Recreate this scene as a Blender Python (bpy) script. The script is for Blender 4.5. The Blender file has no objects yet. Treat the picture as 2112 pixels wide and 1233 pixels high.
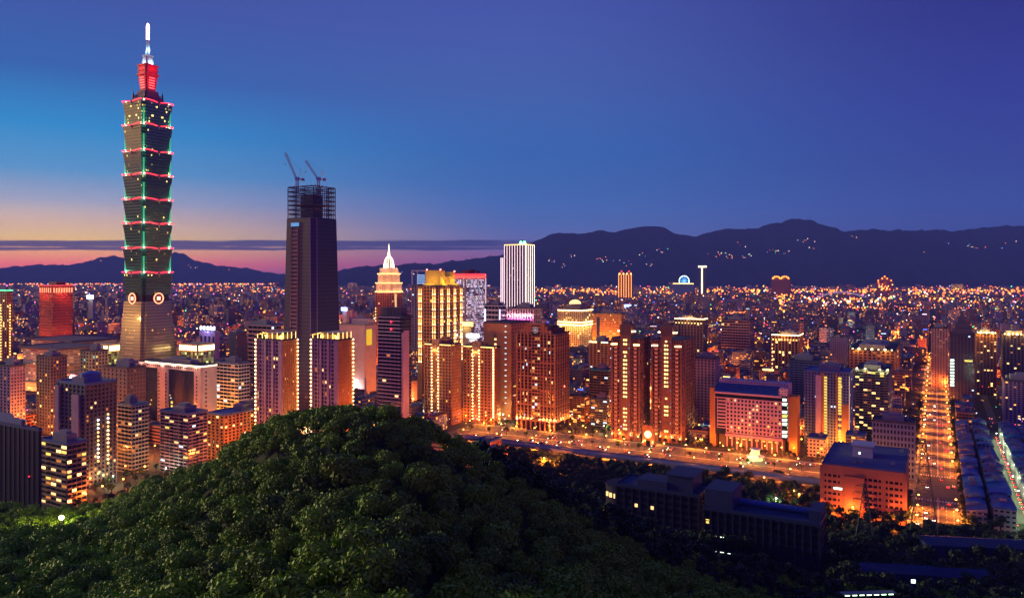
import bpy, math, random
import numpy as np
from mathutils import Vector, Matrix
rnd = random.Random(11)
sc = bpy.context.scene
F, CX, HY, EYE = 1550.0, 1056.0, 565.0, 175.0
R = math.radians
GA = R(29.4)                                   # street grid against the view axis
SA, CA = math.sin(GA), math.cos(GA)

# ------------------------------------------------------------------ camera
cam = bpy.data.cameras.new('camera'); co = bpy.data.objects.new('camera', cam)
sc.collection.objects.link(co); sc.camera = co
co.location = (0, 0, EYE); co.rotation_euler = (R(90), 0, 0)
cam.sensor_width = 36; cam.lens = 36*F/2112; cam.shift_y = -(616.5-HY)/2112
cam.clip_start = 1; cam.clip_end = 60000

# ------------------------------------------------------------------ view, sampling
sc.view_settings.view_transform = 'Standard'; sc.view_settings.look = 'None'
sc.view_settings.exposure = 0.3; sc.view_settings.gamma = 1
sc.render.engine = 'CYCLES'
sc.cycles.use_denoising = True
sc.cycles.max_bounces = 3; sc.cycles.diffuse_bounces = 1; sc.cycles.glossy_bounces = 2
sc.cycles.transmission_bounces = 1; sc.cycles.transparent_max_bounces = 4; sc.cycles.volume_bounces = 0
sc.cycles.sample_clamp_indirect = 3.0
sc.cycles.use_light_tree = True
sc.cycles.caustics_reflective = False; sc.cycles.caustics_refractive = False

def lin(c):
    return tuple((v/255/12.92 if v/255 <= .04045 else ((v/255+.055)/1.055)**2.4) for v in c) + (1,)

# ------------------------------------------------------------------ world: dusk sky, sunset to the left, night to the right
def make_world():
    w = bpy.data.worlds.new('World'); sc.world = w; w.use_nodes = True
    nt = w.node_tree; nt.nodes.clear(); N = nt.nodes; L = nt.links
    out = N.new('ShaderNodeOutputWorld'); bg = N.new('ShaderNodeBackground'); L.new(bg.outputs[0], out.inputs[0])
    tc = N.new('ShaderNodeTexCoord'); sep = N.new('ShaderNodeSeparateXYZ'); L.new(tc.outputs['Generated'], sep.inputs[0])
    def m(op, a, b=None, c=None, clamp=False):
        n = N.new('ShaderNodeMath'); n.operation = op; n.use_clamp = clamp
        for i, v in enumerate((a, b, c)):
            if v is None: continue
            if isinstance(v, (int, float)): n.inputs[i].default_value = v
            else: L.new(v, n.inputs[i])
        return n.outputs[0]
    def mr(v, a, b, c=0., d=1., st='SMOOTHSTEP'):
        n = N.new('ShaderNodeMapRange'); n.interpolation_type = st
        L.new(v, n.inputs[0])
        for i, q in enumerate((a, b, c, d)): n.inputs[i+1].default_value = q
        return n.outputs[0]
    def mix(f, a, b):
        n = N.new('ShaderNodeMix'); n.data_type = 'RGBA'
        if isinstance(f, float): n.inputs[0].default_value = f
        else: L.new(f, n.inputs[0])
        for i, v in ((6, a), (7, b)):
            if isinstance(v, tuple): n.inputs[i].default_value = v
            else: L.new(v, n.inputs[i])
        n.clamp_result = False
        return n.outputs[2]
    x, y, z = sep.outputs
    r = m('SQRT', m('ADD', m('MULTIPLY', x, x), m('MULTIPLY', y, y)))
    e = m('DIVIDE', z, m('MAXIMUM', r, .001))
    az = m('ARCTAN2', x, y)
    t = m('MULTIPLY', e, 2.0, clamp=True)
    def ramp(stops):
        n = N.new('ShaderNodeValToRGB'); cr = n.color_ramp; cr.interpolation = 'EASE' if False else 'LINEAR'
        while len(cr.elements) > 1: cr.elements.remove(cr.elements[-1])
        for i, (p, c) in enumerate(stops):
            el = cr.elements[0] if i == 0 else cr.elements.new(min(1, p*2))
            el.position = min(1, p*2); el.color = lin(c)
        L.new(t, n.inputs[0]); return n.outputs[0]
    farleft = ramp([(0, (235, 110, 60)), (.05, (255, 150, 60)), (.15, (255, 165, 80)), (.24, (190, 140, 120)), (.34, (90, 120, 170)), (.5, (50, 80, 150))])
    left = ramp([(0, (200, 100, 120)), (.012, (250, 116, 96)), (.024, (255, 165, 95)), (.040, (255, 205, 110)), (.058, (250, 206, 160)),
                 (.085, (176, 180, 200)), (.12, (96, 162, 212)), (.17, (46, 144, 206)), (.235, (50, 100, 170)), (.32, (60, 84, 158)), (.5, (60, 70, 140))])
    mid = ramp([(0, (90, 62, 124)), (.012, (124, 76, 138)), (.024, (136, 92, 144)), (.045, (104, 112, 170)), (.065, (82, 118, 182)),
                (.1, (62, 112, 182)), (.16, (50, 104, 176)), (.25, (64, 94, 166)), (.36, (64, 82, 160)), (.5, (54, 64, 140))])
    right = ramp([(0, (50, 64, 140)), (.04, (52, 80, 150)), (.08, (48, 78, 152)), (.13, (48, 70, 150)), (.2, (46, 60, 144)),
                  (.3, (42, 48, 128)), (.5, (40, 36, 110))])
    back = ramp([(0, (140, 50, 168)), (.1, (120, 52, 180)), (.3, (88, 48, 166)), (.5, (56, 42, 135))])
    c = mix(mr(az, -.58, .04), left, mid)
    c = mix(mr(az, -.02, .62), c, right)
    c = mix(mr(az, -.7, -1.25), c, farleft)
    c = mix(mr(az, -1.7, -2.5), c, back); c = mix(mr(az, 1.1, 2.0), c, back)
    vm = N.new('ShaderNodeVectorMath'); vm.operation = 'SCALE'; L.new(c, vm.inputs[0])   # the sun has just set beyond the left edge: the sky is brightest there
    L.new(m('ADD', 1.0, m('MULTIPLY', m('MULTIPLY', mr(az, -.8, -1.25, 0., 1.5), mr(az, -2.1, -1.6)), mr(e, .45, .12))), vm.inputs['Scale']); c = vm.outputs[0]
    vm2 = N.new('ShaderNodeVectorMath'); vm2.operation = 'SCALE'; L.new(c, vm2.inputs[0]); L.new(mr(e, .14, .0, 1.0, 1.42), vm2.inputs['Scale']); c = vm2.outputs[0]
    vm3 = N.new('ShaderNodeVectorMath'); vm3.operation = 'SCALE'; L.new(c, vm3.inputs[0]); L.new(m('ADD', 1., m('MULTIPLY', mr(az, -.22, -.6, 0., .3), mr(e, .11, .02))), vm3.inputs['Scale']); c = vm3.outputs[0]
    # long flat cloud bank lying above the sunset band
    mp = N.new('ShaderNodeCombineXYZ'); L.new(m('MULTIPLY', az, 14.), mp.inputs[0]); L.new(m('MULTIPLY', e, 260.), mp.inputs[1])
    no = N.new('ShaderNodeTexNoise'); no.inputs['Scale'].default_value = 1.0; no.inputs['Detail'].default_value = 3
    L.new(mp.outputs[0], no.inputs[0])
    ee = m('DIVIDE', e, m('MAXIMUM', m('COSINE', az), .4))      # keeps the bank level across the view like a far straight front
    wob = m('MULTIPLY', m('SUBTRACT', no.outputs[0], .5), .0052)
    ew = m('ADD', ee, wob)
    band = m('MULTIPLY', mr(ew, .0302, .0330), mr(ew, .0462, .0432))
    band = m('MULTIPLY', band, mr(az, .10, -.05, 0., .92))
    band = m('MULTIPLY', band, mr(az, -1.6, -1.1))
    thin = m('MULTIPLY', m('MULTIPLY', mr(ew, .0352, .0356), mr(ew, .0374, .037)), mr(no.outputs[0], .42, .6))
    cloudc = mix(mr(az, -.66, .0), lin((92, 82, 122)), lin((58, 66, 122)))
    cloudc = mix(m('MULTIPLY', thin, .55), cloudc, c)
    c = mix(band, c, cloudc)
    below = mr(e, -.004, 0.0, 0., 1.)
    c = mix(below, lin((30, 22, 60)), c)
    # the colour ramps alone give the sky its colour and light
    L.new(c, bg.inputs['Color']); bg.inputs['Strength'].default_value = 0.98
make_world()

SUN_AZ, SUN_EL = R(-68), R(9)                 # low western glow, from the left
sl = bpy.data.lights.new('sun', 'SUN'); so = bpy.data.objects.new('sun', sl); sc.collection.objects.link(so)
sl.energy = 2.3; sl.angle = R(5); sl.color = (1, .86, .42)
sd = Vector((math.sin(SUN_AZ)*math.cos(SUN_EL), math.cos(SUN_AZ)*math.cos(SUN_EL), math.sin(SUN_EL)))
so.rotation_euler = (-sd).to_track_quat('-Z', 'Y').to_euler()

# ------------------------------------------------------------------ materials
MATS = {}
def newmat(name):
    m = bpy.data.materials.new(name); m.use_nodes = True
    return m, m.node_tree.nodes, m.node_tree.links, m.node_tree.nodes['Principled BSDF']
def mat(name, col, rough=.8, metal=0., var=.25, scale=.15, spec=.3):
    if name in MATS: return MATS[name]
    m, N, L, b = newmat(name)
    if len(col) == 3: col = tuple(col) + (1,)
    tc = N.new('ShaderNodeTexCoord'); no = N.new('ShaderNodeTexNoise'); no.inputs['Scale'].default_value = scale; no.inputs['Detail'].default_value = 5
    L.new(tc.outputs['Object'], no.inputs[0])
    mx = N.new('ShaderNodeMix'); mx.data_type = 'RGBA'; mx.blend_type = 'MIX'
    L.new(no.outputs[0], mx.inputs[0])
    mx.inputs[6].default_value = tuple(c*(1-var) for c in col[:3]) + (1,)
    mx.inputs[7].default_value = tuple(min(1, c*(1+var)) for c in col[:3]) + (1,)
    L.new(mx.outputs[2], b.inputs['Base Color'])
    b.inputs['Roughness'].default_value = rough; b.inputs['Metallic'].default_value = metal
    b.inputs['Specular IOR Level'].default_value = spec
    MATS[name] = m; return m
def emat(name, col, strength, sample='NONE'):
    if name in MATS: return MATS[name]
    m, N, L, b = newmat(name)
    b.inputs['Base Color'].default_value = (.05, .05, .05, 1)
    b.inputs['Emission Color'].default_value = tuple(col) + (1,); b.inputs['Emission Strength'].default_value = strength
    m.cycles.emission_sampling = sample
    MATS[name] = m; return m
def glassmat(name, col=(.02, .025, .04), rough=.12, spec=.5, metal=0., nz=.02):
    if name in MATS: return MATS[name]
    m, N, L, b = newmat(name)
    tc = N.new('ShaderNodeTexCoord'); br = N.new('ShaderNodeTexBrick'); br.inputs['Scale'].default_value = .28
    br.inputs['Color1'].default_value = tuple(c*.6 for c in col)+(1,); br.inputs['Color2'].default_value = tuple(c*1.5 for c in col)+(1,)
    br.inputs['Mortar'].default_value = tuple(c*.5 for c in col)+(1,)
    L.new(tc.outputs['UV'], br.inputs[0]); L.new(br.outputs[0], b.inputs['Base Color'])
    b.inputs['Roughness'].default_value = rough; b.inputs['Specular IOR Level'].default_value = spec; b.inputs['Metallic'].default_value = metal
    MATS[name] = m; return m

def wallwin(name, attr=True, col=(.3, .25, .2), cell=(3.2, 3.4), win=(.18, .82, .3, .8), lit=.12, strength=1.6,
            glass=(.02, .02, .035), rough=.7, grough=.2, pal=None, metal=0.):
    """wall with a grid of windows, a few of them lit; UVs are metres on the facade"""
    if name in MATS: return MATS[name]
    m, N, L, b = newmat(name)
    def ma(op, a, c=None, clamp=False):
        n = N.new('ShaderNodeMath'); n.operation = op; n.use_clamp = clamp
        for i, v in enumerate((a, c)):
            if v is None: continue
            if isinstance(v, (int, float)): n.inputs[i].default_value = v
            else: L.new(v, n.inputs[i])
        return n.outputs[0]
    uv = N.new('ShaderNodeTexCoord').outputs['UV']; s = N.new('ShaderNodeSeparateXYZ'); L.new(uv, s.inputs[0])
    u = ma('DIVIDE', s.outputs[0], cell[0]); v = ma('DIVIDE', s.outputs[1], cell[1])
    fu, fv = ma('FRACT', u), ma('FRACT', v); iu, iv = ma('FLOOR', u), ma('FLOOR', v)
    if attr:
        at = N.new('ShaderNodeAttribute'); at.attribute_name = 'tint'
        pa = N.new('ShaderNodeAttribute'); pa.attribute_name = 'par'
        ps = N.new('ShaderNodeSeparateColor'); L.new(pa.outputs[0], ps.inputs[0])
        litp = ps.outputs[0]; half = ps.outputs[1]
        mu = ma('LESS_THAN', ma('ABSOLUTE', ma('SUBTRACT', fu, .5)), half)
    else:
        litp = lit
        mu = ma('MULTIPLY', ma('GREATER_THAN', fu, win[0]), ma('LESS_THAN', fu, win[1]))
    mv = ma('MULTIPLY', ma('GREATER_THAN', fv, win[2]), ma('LESS_THAN', fv, win[3]))
    mask = ma('MULTIPLY', mu, mv)
    cb = N.new('ShaderNodeCombineXYZ'); L.new(iu, cb.inputs[0]); L.new(iv, cb.inputs[1])
    wn = N.new('ShaderNodeTexWhiteNoise'); wn.noise_dimensions = '3D'; L.new(cb.outputs[0], wn.inputs[0])
    cs = N.new('ShaderNodeSeparateColor'); L.new(wn.outputs['Color'], cs.inputs[0])
    # whole floors share a tendency to be lit
    wr = N.new('ShaderNodeTexWhiteNoise'); wr.noise_dimensions = '1D'; L.new(iv, wr.inputs['W'])
    lp = ma('MULTIPLY', litp, ma('ADD', ma('MULTIPLY', wr.outputs[0], 1.2), .4))
    islit = ma('MULTIPLY', ma('LESS_THAN', wn.outputs['Value'], lp), mask)
    cr = N.new('ShaderNodeValToRGB'); cr.color_ramp.interpolation = 'CONSTANT'
    pal = pal or [(0, (1, .34, .05)), (.3, (1, .5, .12)), (.6, (1, .66, .3)), (.78, (.75, .85, 1)), (.88, (1, .75, .2)), (.96, (.3, .8, .9))]
    for i, (p, c) in enumerate(pal):
        el = cr.color_ramp.elements[0] if i == 0 else cr.color_ramp.elements.new(p)
        el.position = p; el.color = tuple(c)+(1,)
    while len(cr.color_ramp.elements) > len(pal): cr.color_ramp.elements.remove(cr.color_ramp.elements[-1])
    L.new(cs.outputs[0], cr.inputs[0])
    no = N.new('ShaderNodeTexNoise'); no.inputs['Scale'].default_value = .06; L.new(uv, no.inputs[0])
    hs = N.new('ShaderNodeMix'); hs.data_type = 'RGBA'; hs.blend_type = 'MULTIPLY'; hs.inputs[0].default_value = 1
    if attr: L.new(at.outputs[0], hs.inputs[6])
    else: hs.inputs[6].default_value = tuple(col)+(1,)
    vr = ma('ADD', ma('MULTIPLY', no.outputs[0], .7), .65)
    cc = N.new('ShaderNodeCombineColor'); [L.new(vr, cc.inputs[i]) for i in range(3)]; L.new(cc.outputs[0], hs.inputs[7])
    mx = N.new('ShaderNodeMix'); mx.data_type = 'RGBA'; L.new(mask, mx.inputs[0]); L.new(hs.outputs[2], mx.inputs[6]); mx.inputs[7].default_value = tuple(glass)+(1,)
    L.new(mx.outputs[2], b.inputs['Base Color'])
    L.new(ma('ADD', ma('MULTIPLY', mask, grough-rough), rough), b.inputs['Roughness'])
    b.inputs['Specular IOR Level'].default_value = .4
    L.new(cr.outputs[0], b.inputs['Emission Color'])
    L.new(ma('MULTIPLY', islit, ma('ADD', ma('MULTIPLY', ma('MULTIPLY', cs.outputs[1], cs.outputs[1]), strength), strength*.12)), b.inputs['Emission Strength'])
    b.inputs['Metallic'].default_value = metal
    m.cycles.emission_sampling = 'NONE'
    MATS[name] = m; return m

E = {  # things that give off light
 'gold':  emat('light_gold', (1, .55, .14), 4.0), 'goldhi': emat('light_gold_bright', (1, .62, .22), 9.0),
 'amber': emat('light_amber', (1, .36, .05), 2.2), 'orange': emat('light_orange', (1, .25, .02), 5.0),
 'dim':   emat('light_dim_window', (1, .32, .06), .55), 'warm': emat('light_warm_window', (1, .58, .22), 1.5),
 'yellow': emat('light_yellow_window', (1, .68, .12), 1.3), 'cool': emat('light_cool_window', (.62, .85, 1), 1.5),
 'white': emat('light_white', (1, .93, .85), 6.0), 'green': emat('light_green', (.08, 1, .35), 3.0),
 'teal':  emat('light_teal', (.25, .95, .7), .9), 'red': emat('light_red', (1, .02, .04), 4.0), 'redsoft': emat('light_red_soft', (1, .06, .06), 1.6),
 'blue':  emat('light_blue', (.06, .12, 1), 3.0), 'bluedim': emat('light_blue_window', (.05, .35, .8), .8), 'magenta': emat('light_magenta', (1, .12, .7), 2.2),
 'pinkwhite': emat('light_pink_white', (1, .7, .78), 1.9), 'lamp': emat('lamp_sodium', (1, .42, .06), 22.0), 'lampw': emat('lamp_white', (.9, 1, .85), 18.0),
}
COL = sc.collection
# ------------------------------------------------------------------ mesh builder
class MB:
    def __init__(s): s.v = []; s.f = []; s.m = []
    def poly(s, pts, mi=0):
        n = len(s.v); s.v += [tuple(p) for p in pts]; s.f.append(tuple(range(n, n+len(pts)))); s.m.append(mi)
    def box(s, x0, x1, y0, y1, z0, z1, mi=0):
        if x1 < x0: x0, x1 = x1, x0
        if y1 < y0: y0, y1 = y1, y0
        n = len(s.v)
        s.v += [(x0,y0,z0),(x1,y0,z0),(x1,y1,z0),(x0,y1,z0),(x0,y0,z1),(x1,y0,z1),(x1,y1,z1),(x0,y1,z1)]
        for f in ((0,3,2,1),(4,5,6,7),(0,1,5,4),(1,2,6,5),(2,3,7,6),(3,0,4,7)): s.f.append(tuple(n+i for i in f)); s.m.append(mi)
    def prism(s, ring0, ring1, z0, z1, mi=0, cap=True, capm=None):
        n = len(s.v); k = len(ring0)
        s.v += [(p[0], p[1], z0) for p in ring0] + [(p[0], p[1], z1) for p in ring1]
        for i in range(k):
            j = (i+1) % k; s.f.append((n+i, n+j, n+k+j, n+k+i)); s.m.append(mi)
        if cap:
            s.f.append(tuple(n+i for i in reversed(range(k)))); s.m.append(mi)
            s.f.append(tuple(n+k+i for i in range(k))); s.m.append(mi if capm is None else capm)
    def cyl(s, x, y, r0, r1, z0, z1, k=12, mi=0):
        a = [(math.cos(2*math.pi*i/k), math.sin(2*math.pi*i/k)) for i in range(k)]
        s.prism([(x+r0*c, y+r0*q) for c, q in a], [(x+r1*c, y+r1*q) for c, q in a], z0, z1, mi)
    def tube(s, p, q, r, mi=0, k=4, r2=None):
        p, q = Vector(p), Vector(q); d = (q-p)
        if d.length < 1e-6: return
        d.normalize(); u = d.orthogonal().normalized(); w = d.cross(u); r2 = r if r2 is None else r2
        n = len(s.v)
        for c, rr in ((p, r), (q, r2)):
            for i in range(k):
                a = 2*math.pi*(i+.5)/k; s.v.append(tuple(c + u*math.cos(a)*rr + w*math.sin(a)*rr))
        for i in range(k):
            j = (i+1) % k; s.f.append((n+i, n+j, n+k+j, n+k+i)); s.m.append(mi)
        s.f.append(tuple(n+i for i in reversed(range(k)))); s.m.append(mi); s.f.append(tuple(n+k+i for i in range(k))); s.m.append(mi)
    def ball(s, c, r, mi=0, nu=8, nv=6, zs=1.):
        n = len(s.v)
        for j in range(1, nv):
            t = math.pi*j/nv
            for i in range(nu):
                a = 2*math.pi*i/nu; s.v.append((c[0]+r*math.sin(t)*math.cos(a), c[1]+r*math.sin(t)*math.sin(a), c[2]+r*zs*math.cos(t)))
        s.v.append((c[0], c[1], c[2]+r*zs)); s.v.append((c[0], c[1], c[2]-r*zs)); T = len(s.v)-2
        for i in range(nu):
            k = (i+1) % nu
            s.f.append((T, n+i, n+k)); s.m.append(mi); s.f.append((T+1, n+(nv-2)*nu+k, n+(nv-2)*nu+i)); s.m.append(mi)
            for j in range(nv-2):
                s.f.append((n+j*nu+i, n+(j+1)*nu+i, n+(j+1)*nu+k, n+j*nu+k)); s.m.append(mi)
    def mesh(s, name, mats, uoff=0.):
        me = bpy.data.meshes.new(name); me.from_pydata(s.v, [], s.f)
        for q in (mats if isinstance(mats, (list, tuple)) else [mats]): me.materials.append(q)
        if len(me.materials) > 1: me.polygons.foreach_set('material_index', s.m)
        nf = len(s.f)
        if nf:
            nor = np.empty(nf*3, 'f'); me.polygons.foreach_get('normal', nor); nor = nor.reshape(-1, 3)
            tot = np.empty(nf, 'i'); me.polygons.foreach_get('loop_total', tot)
            li = np.empty(len(me.loops), 'i'); me.loops.foreach_get('vertex_index', li)
            P = np.array(s.v, 'f')[li]; n = np.repeat(nor, tot, axis=0)
            h = np.hypot(n[:, 0], n[:, 1]); h[h < 1e-5] = 1
            u = (P[:, 0]*(-n[:, 1]) + P[:, 1]*n[:, 0])/h; vv = P[:, 2].copy()
            flat = abs(n[:, 2]) > .7; u[flat] = P[flat, 0]; vv[flat] = P[flat, 1]
            uv = me.uv_layers.new(name='UVMap'); uv.data.foreach_set('uv', np.stack([u+uoff, vv], 1).astype('f').ravel())
        me.update(); return me
    def build(s, name, mats, parent=None, loc=None, rz=0, uoff=0.):
        o = bpy.data.objects.new(name, s.mesh(name, mats, uoff)); COL.objects.link(o)
        if parent is not None: o.parent = parent
        if loc: o.location = loc
        o.rotation_euler = (0, 0, rz); return o

def tag(o, label=None, cat=None, group=None, kind=None):
    if label:
        w = label.split()
        for art in ('the', 'the', 'the', 'a', 'a', 'with', 'in', 'on', 'lights', 'and', 'side'):
            if len(w) > 16 and art in w: w.remove(art)
        label = ' '.join(w[:16])
    if label: o['label'] = label
    if cat: o['category'] = cat
    if group: o['group'] = group
    if kind: o['kind'] = kind
    return o
def empty(name, loc, rz=0, **k):
    o = bpy.data.objects.new(name, None); COL.objects.link(o); o.empty_display_size = 1
    o.location = loc; o.rotation_euler = (0, 0, rz); tag(o, **k); return o
def link(name, me, parent, loc, rz=0, sc_=None):
    o = bpy.data.objects.new(name, me); COL.objects.link(o); o.parent = parent; o.location = loc; o.rotation_euler = (0, 0, rz)
    if sc_: o.scale = sc_
    return o
def plight(name, parent, loc, power, col=(1, .45, .1), r=.8, kind='POINT', rot=None, angle=None):
    l = bpy.data.lights.new(name, kind); l.energy = power; l.color = col; l.shadow_soft_size = r
    if kind == 'SPOT': l.spot_size = angle or R(110); l.spot_blend = .8
    o = bpy.data.objects.new(name, l); COL.objects.link(o); o.parent = parent; o.location = loc
    if rot: o.rotation_euler = rot
    return o
def ground_pt(px, py, z=0.):                   # where the sight line through a photo point meets height z
    Y = (EYE-z)*F/(py-HY); return ((px-CX)*Y/F, Y)

# ------------------------------------------------------------------ buildings
FOOT = []                                       # footprints of everything placed: (x, y, radius, rot, w, d)
LANDM = []                                      # (x, y, short name) for telling neighbours where they stand
WINM = {}
class Bld:
    def __init__(s, name, label, cat, pl, pc, pr, Y, top=None, h=None, w=None, d=None, z0=0., ang=GA, group=None, short=None, foot=True):
        sa, ca = math.sin(ang), math.cos(ang); kc, kl, kr = (pc-CX)/F, (pl-CX)/F, (pr-CX)/F
        C = (kc*Y, Y)
        s.w = w or (C[0]-kl*C[1])/(ca+kl*sa)
        s.d = d or (kr*C[1]-C[0])/(sa-kr*ca)
        s.h = h or EYE+(HY-top)*Y/F-z0
        s.c = (C[0]-s.w/2*ca+s.d/2*sa, C[1]+s.w/2*sa+s.d/2*ca)
        s.z0 = z0; s.Y = Y; s.rz = -ang
        s.o = empty(name, (s.c[0], s.c[1], z0), -ang, label=label, cat=cat, group=group)
        s.nw = 0; s.nl = 0; s.extra = {}
        if foot: FOOT.append((s.c[0], s.c[1], s.w, s.d, s.h, ang))
        if short: LANDM.append((s.c[0], s.c[1], short))
    def P(s, face, u, out, z):
        if face == 'F': return (u, -s.d/2-out, z)
        if face == 'R': return (s.w/2+out, u, z)
        if face == 'L': return (-s.w/2-out, -u, z)
        return (-u, s.d/2+out, z)
    def fw(s, face): return s.w if face in 'FB' else s.d
    def fbox(s, mb, face, u0, u1, o0, o1, z0, z1, mi=0):
        a, b = s.P(face, u0, o0, z0), s.P(face, u1, o1, z1)
        mb.box(a[0], b[0], a[1], b[1], z0, z1, mi)
    def pane(s, face, u, z, w, h, key, out=.06, name='window', t=.08):
        k = (face in 'FB', round(w, 2), round(h, 2), key, t, name)
        if s.nw >= 96:
            mb = s.extra.setdefault(key, MB()); s.fbox(mb, face, u-w/2, u+w/2, out, out+t, z-h/2, z+h/2); return
        if k not in WINM:
            mb = MB()
            if k[0]: mb.box(-w/2, w/2, -t/2, t/2, -h/2, h/2)
            else: mb.box(-t/2, t/2, -w/2, w/2, -h/2, h/2)
            WINM[k] = mb.mesh(name, E.get(key) or MATS[key])
        link(name, WINM[k], s.o, s.P(face, u, out+t/2, z)); s.nw += 1
    def lamp(s, face, u, z, r=.6, key='goldhi', out=.9, name='wall_lamp', zs=1.):
        k = ('lamp', round(r, 2), key, zs)
        if s.nl >= 98:
            mb = s.extra.setdefault(key+'_lamps', MB()); mb.ball(s.P(face, u, out, z), r, 0, 6, 4, zs); return
        if k not in WINM:
            mb = MB(); mb.ball((0, 0, 0), r, 0, 8, 6, zs); WINM[k] = mb.mesh(name, E[key])
        link(name, WINM[k], s.o, s.P(face, u, out, z)); s.nl += 1
    def finish(s):
        for k, mb in s.extra.items():
            lampk = k.endswith('_lamps'); q = k[:-6] if lampk else k
            o = mb.build('wall_lamps' if lampk else ('windows' if q in E else 'balconies'), E.get(q) or MATS[q], s.o); o['kind'] = 'stuff'
    def core(s, m, name='glazing', z0=0., z1=None, ins=0.):
        mb = MB(); mb.box(-s.w/2+ins, s.w/2-ins, -s.d/2+ins, s.d/2-ins, z0, s.h if z1 is None else z1); return mb.build(name, m, s.o)
    def facade(s, mb, face, nc, nr, u0=None, u1=None, z0=0., z1=None, pier=.8, sp=1.3, pt=.5, st=.35, lit=.12, pal='dim warm yellow', mi=0, ends=True, litfn=None, wh=1.):
        W = s.fw(face); u0 = -W/2 if u0 is None else u0; u1 = W/2 if u1 is None else u1; z1 = s.h if z1 is None else z1
        cw, rh = (u1-u0)/nc, (z1-z0)/nr
        if pier > 0:
            for i in range(nc+1):
                a, b = u0+i*cw-pier/2, u0+i*cw+pier/2
                if i == 0: a = u0-(pt if ends and face in 'FB' and abs(u0+W/2) < .01 else 0); b = max(b, u0+pier/2)
                if i == nc: b = u1+(pt if ends and face in 'FB' and abs(u1-W/2) < .01 else 0)
                s.fbox(mb, face, a, b, 0, pt, z0, z1, mi)
        if sp > 0:
            for j in range(nr+1):
                a, b = z0+j*rh-sp/2, z0+j*rh+sp/2
                a = max(a, z0); b = min(b, z1)
                s.fbox(mb, face, u0, u1, 0, st, a, b, mi)
        pl = pal.split()
        for i in range(nc):
            for j in range(nr):
                p = lit if litfn is None else litfn(i, j)
                if rnd.random() < p:
                    s.pane(face, u0+(i+.5)*cw, z0+(j+.5)*rh, max(.6, (cw-pier)*.92), max(.6, (rh-sp)*.9*wh), rnd.choice(pl))
    def roof(s, m, over=.6, th=.8, parapet=1.2, z=None):
        z = s.h if z is None else z; mb = MB(); w, d = s.w/2+over, s.d/2+over
        mb.box(-w, w, -d, d, z, z+th)
        for a in ((-w, w, -d, -d+.4), (-w, w, d-.4, d), (-w, -w+.4, -d+.4, d-.4), (w-.4, w, -d+.4, d-.4)): mb.box(a[0], a[1], a[2], a[3], z+th, z+th+parapet)
        return mb.build('roof', m, s.o)
    def rooftop(s, m, z=None, seed=0, tank=True):
        z = (s.h+.8) if z is None else z; q = random.Random(seed+int(s.w*10))
        mb = MB(); a, b = s.w*q.uniform(.2, .32), s.d*q.uniform(.2, .32); cx, cy = q.uniform(-.12, .12)*s.w, q.uniform(-.1, .15)*s.d
        hh = q.uniform(3.5, 6.5); mb.box(cx-a, cx+a, cy-b, cy+b, z, z+hh); mb.box(cx-a*.5, cx+a*.6, cy-b*.5, cy+b*.5, z+hh, z+hh+2.2)
        mb.build('plant_room', m, s.o)
        if tank:
            mb = MB(); tx = cx+(a+2.6)*(1 if q.random() < .5 else -1); mb.cyl(tx, cy, 1.5, 1.5, z+1, z+4, 12); mb.cyl(tx, cy, 1.5, .3, z+4, z+4.6, 12)
            for k in (-1, 1): mb.box(tx+k*1.-.12, tx+k*1.+.12, cy-.12, cy+.12, z, z+1)
            mb.build('water_tank', mat('steel_tank', (.4, .42, .45), .3, .8), s.o)
        mb = MB(); mb.tube((cx, cy, z+hh), (cx, cy, z+hh+9), .12); mb.build('mast', mat('dark_steel', (.06, .06, .07), .5, .5), s.o)

# ------------------------------------------------------------------ ground, hill, mountains
def interp(x, xs, ys): return float(np.interp(x, xs, ys))
def npn(x, y, s=0.):                            # cheap smooth noise, -1..1
    return (math.sin(x*1.3+y*.7+s)+math.sin(-x*.8+y*1.9+s*2.1)+math.sin(x*2.3-y*1.4+s*.7)*.6+math.sin(x*3.9+y*4.3+s*1.3)*.35)/2.4
mground = mat('ground_paving', (.05, .045, .045), .9, var=.5, scale=.02)
mb = MB(); mb.poly([(-16000, -400, 0), (16000, -400, 0), (16000, 16200, 0), (-16000, 16200, 0)])
tag(mb.build('ground', mground), kind='structure')
HPX = [-900, 0, 80, 180, 260, 340, 430, 490, 540, 580, 640, 700, 780, 840, 890, 950, 1050, 1180, 1300, 1500, 1700, 1900, 2112, 2900]
HPY = [1060, 1050, 1056, 1052, 1026, 988, 958, 908, 868, 848, 834, 829, 828, 844, 872, 914, 972, 1040, 1112, 1200, 1236, 1252, 1258, 1300]
HYC = [300, 300, 300, 295, 285, 265, 245, 232, 220, 214, 208, 205, 203, 205, 208, 214, 225, 245, 270, 300, 320, 330, 330, 330]
def hz(X, Y):
    px = CX+F*X/max(Y, 30.); yc = interp(px, HPX, HYC); cpy = interp(px, HPX, HPY)+8.6*F/yc
    zc = EYE-(cpy-HY)*yc/F
    if Y <= yc:
        y0 = 78.; t = max(0., (Y-y0)/(yc-y0)); py = cpy+(1500-cpy)*(1-t)**1.25; yy = max(Y, y0)
        z = EYE-(py-HY)*yy/F
    else:
        t = min(1, (Y-yc)/230.); z = zc*(1-t*t*(3-2*t))-1.2*t
    return z + (npn(X*.05, Y*.05)*.8 if z > 8 else 0)
mb = MB(); nx, ny = 110, 64
for j in range(ny+1):
    Y = 30+(j/ny)**1.25*540
    for i in range(nx+1):
        px = -900+3800*i/nx; X = (px-CX)*Y/F; mb.v.append((X, Y, hz(X, Y)))
for j in range(ny):
    for i in range(nx):
        a = j*(nx+1)+i; mb.f.append((a, a+1, a+nx+2, a+nx+1)); mb.m.append(0)
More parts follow.
